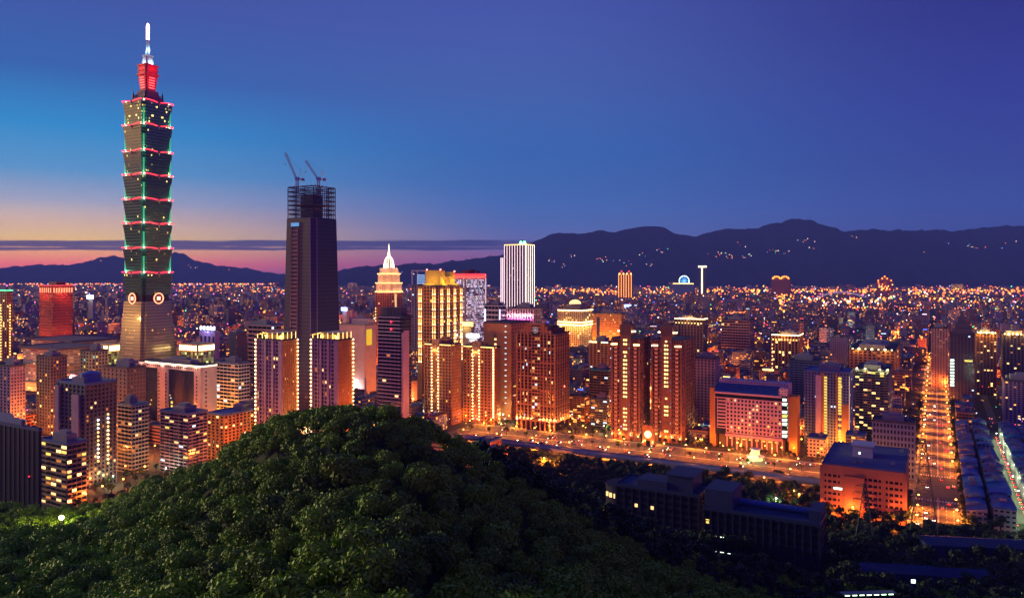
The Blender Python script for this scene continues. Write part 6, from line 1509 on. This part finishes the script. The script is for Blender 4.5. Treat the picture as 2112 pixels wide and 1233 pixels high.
for q in B[NI:]:
    a0, a1, b0, b1, h, t, lit, half, x, y, vis = q
    lit *= .55
    n = len(mb.v); k = q[8] % 400; c = [gp(a0, b0), gp(a1, b0), gp(a1, b1), gp(a0, b1)]
    mb.v += [(p[0], p[1], 0) for p in c]+[(p[0], p[1], h) for p in c]
    for f in ((0,1,5,4),(1,2,6,5),(2,3,7,6),(3,0,4,7)): mb.f.append(tuple(n+i for i in f)); mb.m.append(0); T += [tints[t][1]+(1,)]*4; PR += [(lit, half, 0, 1)]*4
    mb.f.append((n+4, n+5, n+6, n+7)); mb.m.append(1+t % 3); T += [tints[t][1]+(1,)]*4; PR += [(0, half, 0, 1)]*4
    if y < 3200:
        u0, u1, v0, v1 = a0+(a1-a0)*.3, a0+(a1-a0)*.6, b0+(b1-b0)*.3, b0+(b1-b0)*.7; c = [gp(u0, v0), gp(u1, v0), gp(u1, v1), gp(u0, v1)]; n = len(mb.v)
        mb.v += [(p[0], p[1], h) for p in c]+[(p[0], p[1], h+3.4) for p in c]
        for f in ((0,1,5,4),(1,2,6,5),(2,3,7,6),(3,0,4,7),(4,5,6,7)): mb.f.append(tuple(n+i for i in f)); mb.m.append(1+(t+1) % 3); T += [(0,0,0,1)]*4; PR += [(0, 0, 0, 1)]*4
o = mb.build('distant_city_blocks', [citywall]+ROOFM); city_attr(o.data, T, PR); tag(o, 'mass of smaller and farther city blocks out to the mountains', 'city blocks', kind='stuff')
print('CITY', len(B), 'ind', NI, 'lamps', nlamp)

# ------------------------------------------------------------------ lights of the city far away
PALS = [('lamp_far_orange', (1, .2, .02), 3.2), ('lamp_far_gold', (1, .48, .07), 3.2), ('lamp_far_white', (1, .85, .75), 3.5), ('lamp_far_blue', (.2, .3, 1), 4.), ('lamp_far_red', (1, .03, .08), 4.), ('lamp_far_green', (.1, 1, .4), 2.), ('lamp_far_magenta', (1, .15, .6), 4.)]
PM = [emat(*p) for p in PALS]; mb = MB()
def dot(x, y, z, r, mi, tall=1.): mb.ball((x, y, z), r, mi, 5, 4, tall)
W8 = (40, 22, 10, 9, 13, 3, 4)
def far_dot(px, py, s=1., mi=None, zr=(20, 44)):
    z = rnd.uniform(*zr); Y = (EYE-z)*F/max(8., py-HY); Y = min(Y, 10500); x = (px-CX)*Y/F
    if hz(x, Y) > 1 or over(*(lambda g: (g[0]-2, g[0]+2, g[1]-2, g[1]+2))(ga(x, Y)), mg=0): return
    dot(x, Y, z, Y*.00072*s*rnd.uniform(.6, 1.25), rnd.choices(range(7), W8)[0] if mi is None else mi)
for i in range(3000):
    t = rnd.random()**1.7; py = 582+t*120; px = rnd.uniform(-20, 2130)
    far_dot(px, py, rnd.uniform(.6, 1.3))
for i in range(2600): far_dot(rnd.uniform(-20, 2130), 650+230*rnd.random()**1.3, rnd.uniform(.4, .95), zr=(5, 26))
for i in range(520): far_dot(1100+rnd.random()*1012, 600+rnd.gauss(0, 2.2)+3*math.sin(i), 1.4, rnd.choice((0, 0, 0, 1)), (34, 40))         # riverside expressway
for i in range(260): far_dot(rnd.uniform(-10, 1040), 583+rnd.gauss(0, 2), 1.15, rnd.choice((0, 0, 1)), (34, 40))
for i in range(130): t = rnd.random(); far_dot(1600+t*470, 604+18*abs(math.sin(t*5.2))+rnd.gauss(0, 3), 1.5, rnd.choice((0, 0, 1, 2)), (30, 40))
for i in range(90): far_dot(rnd.gauss(1760, 55), rnd.gauss(622, 7), 1.4, rnd.choice((0, 1, 2)), (30, 40))
for i in range(60): t = i/60; far_dot(1500+t*120, 646-12*t+rnd.gauss(0, 1), 1.1, 0, (32, 38))
for i in range(70): t = i/70; far_dot(1580+t*420, 635+rnd.gauss(0, 1.5), 1.1, 0, (32, 38))
for i in range(60): far_dot(1610+rnd.gauss(0, 8), 600+i*.75, 1.5, rnd.choice((0, 1)), (32, 38))
for i in range(60): far_dot(rnd.uniform(370, 600), 600+rnd.gauss(0, 1.4)-(8 if i % 2 else 0), 1.2, 0, (32, 38))
o = mb.build('distant_lights', PM); tag(o, 'scattered orange white and coloured lights of the far city', 'city lights', kind='stuff')
# lit houses on the mountainside
def mz(px, xs, ys, yr, yf, Y):
    s = (Y-yf)/(yr-yf); return (EYE+(HY-interp(px, xs, ys))*yr/F)*s**1.15
hl = [(1140, 540, 5), (1170, 552, 3), (1175, 530, 3), (1240, 538, 6), (1262, 540, 4), (1290, 546, 5), (1325, 530, 5), (1340, 552, 3), (1365, 520, 5), (1375, 522, 3), (1420, 505, 1), (1470, 530, 4), (1490, 528, 8), (1505, 532, 7), (1522, 506, 3), (1540, 532, 6), (1590, 523, 7), (1612, 526, 5), (1665, 497, 6), (1680, 515, 5), (1720, 495, 3), (1762, 490, 3), (1730, 520, 3), (1960, 505, 2), (2010, 512, 5), (2040, 515, 3), (2085, 503, 2), (1905, 523, 1), (140, 548, 3), (205, 540, 3), (395, 552, 4), (450, 556, 2), (900, 560, 3), (850, 565, 3), (820, 562, 3)]
HM = {}
for px, py, n in hl:
    yr, yf = (11000., 8800.) if px > 620 else (14000., 12500.)
    xs, ys = (RX, RY) if px > 620 else (LX, LY)
    for i in range(n):
        qx, qy = px+rnd.gauss(0, 9), py+rnd.gauss(0, 3); best = None
        for s in range(3, 40):
            Y = yf+(yr-yf)*s/40; z = mz(qx, xs, ys, yr, yf, Y); v = HY-(z-EYE)*F/Y
            if v <= qy: best = (Y, z); break
        if not best: continue
        mi = rnd.choice((0, 1, 2, 2, 3, 5, 0)); key = mi
        if key not in HM: m2 = MB(); m2.box(-4, 4, -3, 3, -4, 3, 0); m2.poly([(-4, -3, 3), (4, -3, 3), (0, 0, 5)], 0); m2.poly([(4, -3, 3), (4, 3, 3), (0, 0, 5)], 0); m2.poly([(4, 3, 3), (-4, 3, 3), (0, 0, 5)], 0); m2.poly([(-4, 3, 3), (-4, -3, 3), (0, 0, 5)], 0); HM[key] = m2.mesh('hillside_house', PM[key])
        h_ = bpy.data.objects.new('hillside_house', HM[key]); COL.objects.link(h_); h_.location = ((qx-CX)*(best[0]-70)/F, best[0]-70, best[1]+10); h_.rotation_euler = (0, 0, rnd.random()); s = rnd.uniform(.5, 1.1); h_.scale = (s, s, s)
        side_ = 'upper' if py < 515 else 'middle' if py < 535 else 'lower'
        tag(h_, f"{PALS[mi][0].split('_')[-1]} glowing house on the {side_} slope of the {'long right-hand range' if px > 1100 else 'low dark ridge' if px > 620 else 'distant left hill'} {'beyond the far ferris wheel' if 1350 < px < 1480 else 'beyond the twin domes' if 1560 < px < 1700 else 'near its far end' if px > 1850 else ''}".strip(), 'house', 'lit houses on the mountainsides')
# rooftop masts on the low ridge
for px in (962, 972, 978, 992):
    o = empty('antenna_mast', ((px-CX)*10950/F, 10950, EYE+(HY-536)*10950/F-6), 0, label='tiny mast standing on the low dark ridge line', cat='mast', group='masts on the ridge'); m2 = MB(); m2.box(-6, 6, -6, 6, 0, 14); m2.tube((0, 0, 14), (0, 0, 60), 2.5); m2.build('mast_body', dks, o)
# long arched bridge far off
o = empty('arch_bridge', ((1735-CX)*4700/F, 4700, 0), R(6), label='distant pale arch bridge among orange highway lights', cat='bridge'); m2 = MB()
for i in range(16): t0, t1 = i/16, (i+1)/16; m2.tube((-190+380*t0, 0, 16+46*math.sin(math.pi*t0)), (-190+380*t1, 0, 16+46*math.sin(math.pi*t1)), 4)
m2.build('arch', emat('light_bridge', (.6, .4, .7), .5), o); m2 = MB(); m2.box(-420, 420, -10, 10, 12, 16); m2.build('deck', conc, o)
for i in range(9): m2 = MB(); m2.box(-400+i*100-4, -400+i*100+4, -8, 8, 0, 12); m2.build('pier', conc, o)

# ------------------------------------------------------------------ city glow lamps: real lamps in streets further off
ng = 0
for i in range(1800):
    if ng >= 120: break
    y = 640+(rnd.random()**1.5)*1700; x = y*rnd.uniform(-.68, .68)
    a, b_ = ga(x, y); a = round(a/74)*74-7.; b_ = b_; x, y, _ = gp(a, b_)
    if y < 620 or hz(x, y) > 1 or (-16 < a < 18 and b_ < 1700) or (a < 18 and 640 < b_ < 748) or over(a-4, a+4, b_-4, b_+4, 0): continue
    wt = rnd.random() < .12
    street_lamp(x, y, rnd.uniform(0, 6), rnd.uniform(70000, 190000)*(y/1000)**.8, wt, f"{'white' if wt else 'orange'} lamp in a side street {near_name(x, y)}"); ng += 1

# ------------------------------------------------------------------ street trees
TG = 'trees along roads and squares'; n = 0
for i in range(44):
    for a in (-17.6, 18.6):
        b_ = 590+i*14+rnd.uniform(-3, 3)
        if 664 < b_ < 750 and a < 0: continue
        x, y, _ = gp(a, b_); tree('street_tree', SV[i % 4], x, y, 0, rnd.uniform(1.0, 1.7), f"dark leafy tree on the {'left' if a < 0 else 'right'} pavement of the avenue {near_name(x, y)}", TG, rnd.uniform(0, 6))
def strees(px0, px1, py0, py1, cnt, where, s0=.8, s1=1.3):
    global n
    for i in range(cnt):
        px, py = rnd.uniform(px0, px1), rnd.uniform(py0, py1); x, y = ground_pt(px, py); a, b_ = ga(x, y)
        if over(a-2, a+2, b_-2, b_+2, 0) or (671 < b_ < 743 and -470 < a < 17) or (-15 < a < 17) or (47 < a < 59): continue
        z = max(0, hz(x, y)); x2, y2 = x, y
        tree('street_tree', SV[n % 4], x2, y2, z, rnd.uniform(s0, s1), f"{('dark leafy', 'rounded', 'small bushy')[n % 3]} tree {where} {near_name(x2, y2)}", TG, rnd.uniform(0, 6)); n += 1
for i in range(70):
    x, y, _ = gp(-462+i*6.3+rnd.uniform(-2, 2), rnd.uniform(748, 757)); a, b_ = ga(x, y)
    if over(a-2, a+2, b_-2, b_+2, 0): continue
    tree('street_tree', SV[i % 4], x, y, 0, rnd.uniform(.6, 1.1), f"small roadside tree lit orange from below {near_name(x, y)}", TG, rnd.uniform(0, 6))
for i in range(34):
    x, y, _ = gp(-455+i*12.6+rnd.uniform(-3, 3), (709.5, 666.6)[i % 2]); tree('street_tree', SV[i % 4], x, y, 0, rnd.uniform(.6, 1.2), f"{('dark tree on the median strip', 'dark tree at the near edge')[i % 2]} of the main road {near_name(x, y)}", TG, rnd.uniform(0, 6))
strees(1440, 1700, 905, 926, 40, 'on the far verge'); strees(1300, 1690, 975, 1045, 60, 'in the dark park', 1., 1.7); strees(1000, 1260, 885, 900, 30, 'on the far verge')
strees(1560, 1700, 960, 985, 16, 'on the near verge', 1.2, 2.); strees(100, 360, 965, 1050, 60, 'in the lamp-lit square'); strees(1700, 1880, 1070, 1100, 26, 'at the foot', 1, 1.7)
strees(1840, 1880, 820, 1000, 16, 'beside the avenue'); strees(1180, 1240, 700, 760, 14, 'in the small park', 1.2, 1.8); strees(1640, 1662, 830, 930, 12, 'in the side street'); strees(1950, 2112, 1080, 1110, 16, 'below', 1, 1.8)
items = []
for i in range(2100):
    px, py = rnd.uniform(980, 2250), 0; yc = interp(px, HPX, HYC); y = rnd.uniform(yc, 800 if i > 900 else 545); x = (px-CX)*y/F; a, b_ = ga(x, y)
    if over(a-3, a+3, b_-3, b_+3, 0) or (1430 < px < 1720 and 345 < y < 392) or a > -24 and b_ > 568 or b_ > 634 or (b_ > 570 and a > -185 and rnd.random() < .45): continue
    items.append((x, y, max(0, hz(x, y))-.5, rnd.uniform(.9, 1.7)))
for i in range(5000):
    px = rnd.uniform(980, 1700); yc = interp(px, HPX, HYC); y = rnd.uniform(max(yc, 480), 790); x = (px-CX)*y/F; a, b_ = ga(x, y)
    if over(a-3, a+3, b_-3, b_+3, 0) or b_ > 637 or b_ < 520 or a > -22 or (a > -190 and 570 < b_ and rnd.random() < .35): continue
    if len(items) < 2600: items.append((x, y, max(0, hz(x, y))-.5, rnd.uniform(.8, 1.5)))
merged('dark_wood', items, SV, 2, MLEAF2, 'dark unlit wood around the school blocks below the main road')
print('STREET TREES', n, 'OBJ', len(bpy.data.objects))

# ------------------------------------------------------------------ evening haze over the basin
mh = bpy.data.materials.new('haze'); mh.use_nodes = True; N = mh.node_tree.nodes; N.clear()
ho = N.new('ShaderNodeOutputMaterial'); hv = N.new('ShaderNodeVolumePrincipled'); mh.node_tree.links.new(hv.outputs[0], ho.inputs['Volume'])
hv.inputs['Color'].default_value = (.2, .28, 1, 1); hv.inputs['Density'].default_value = 5.6e-5
mb = MB(); mb.box(-16500, 16500, -900, 16600, -2.4, 1300); o = mb.build('haze', mh); tag(o, 'thin violet blue evening haze over the whole city', 'haze', kind='stuff')
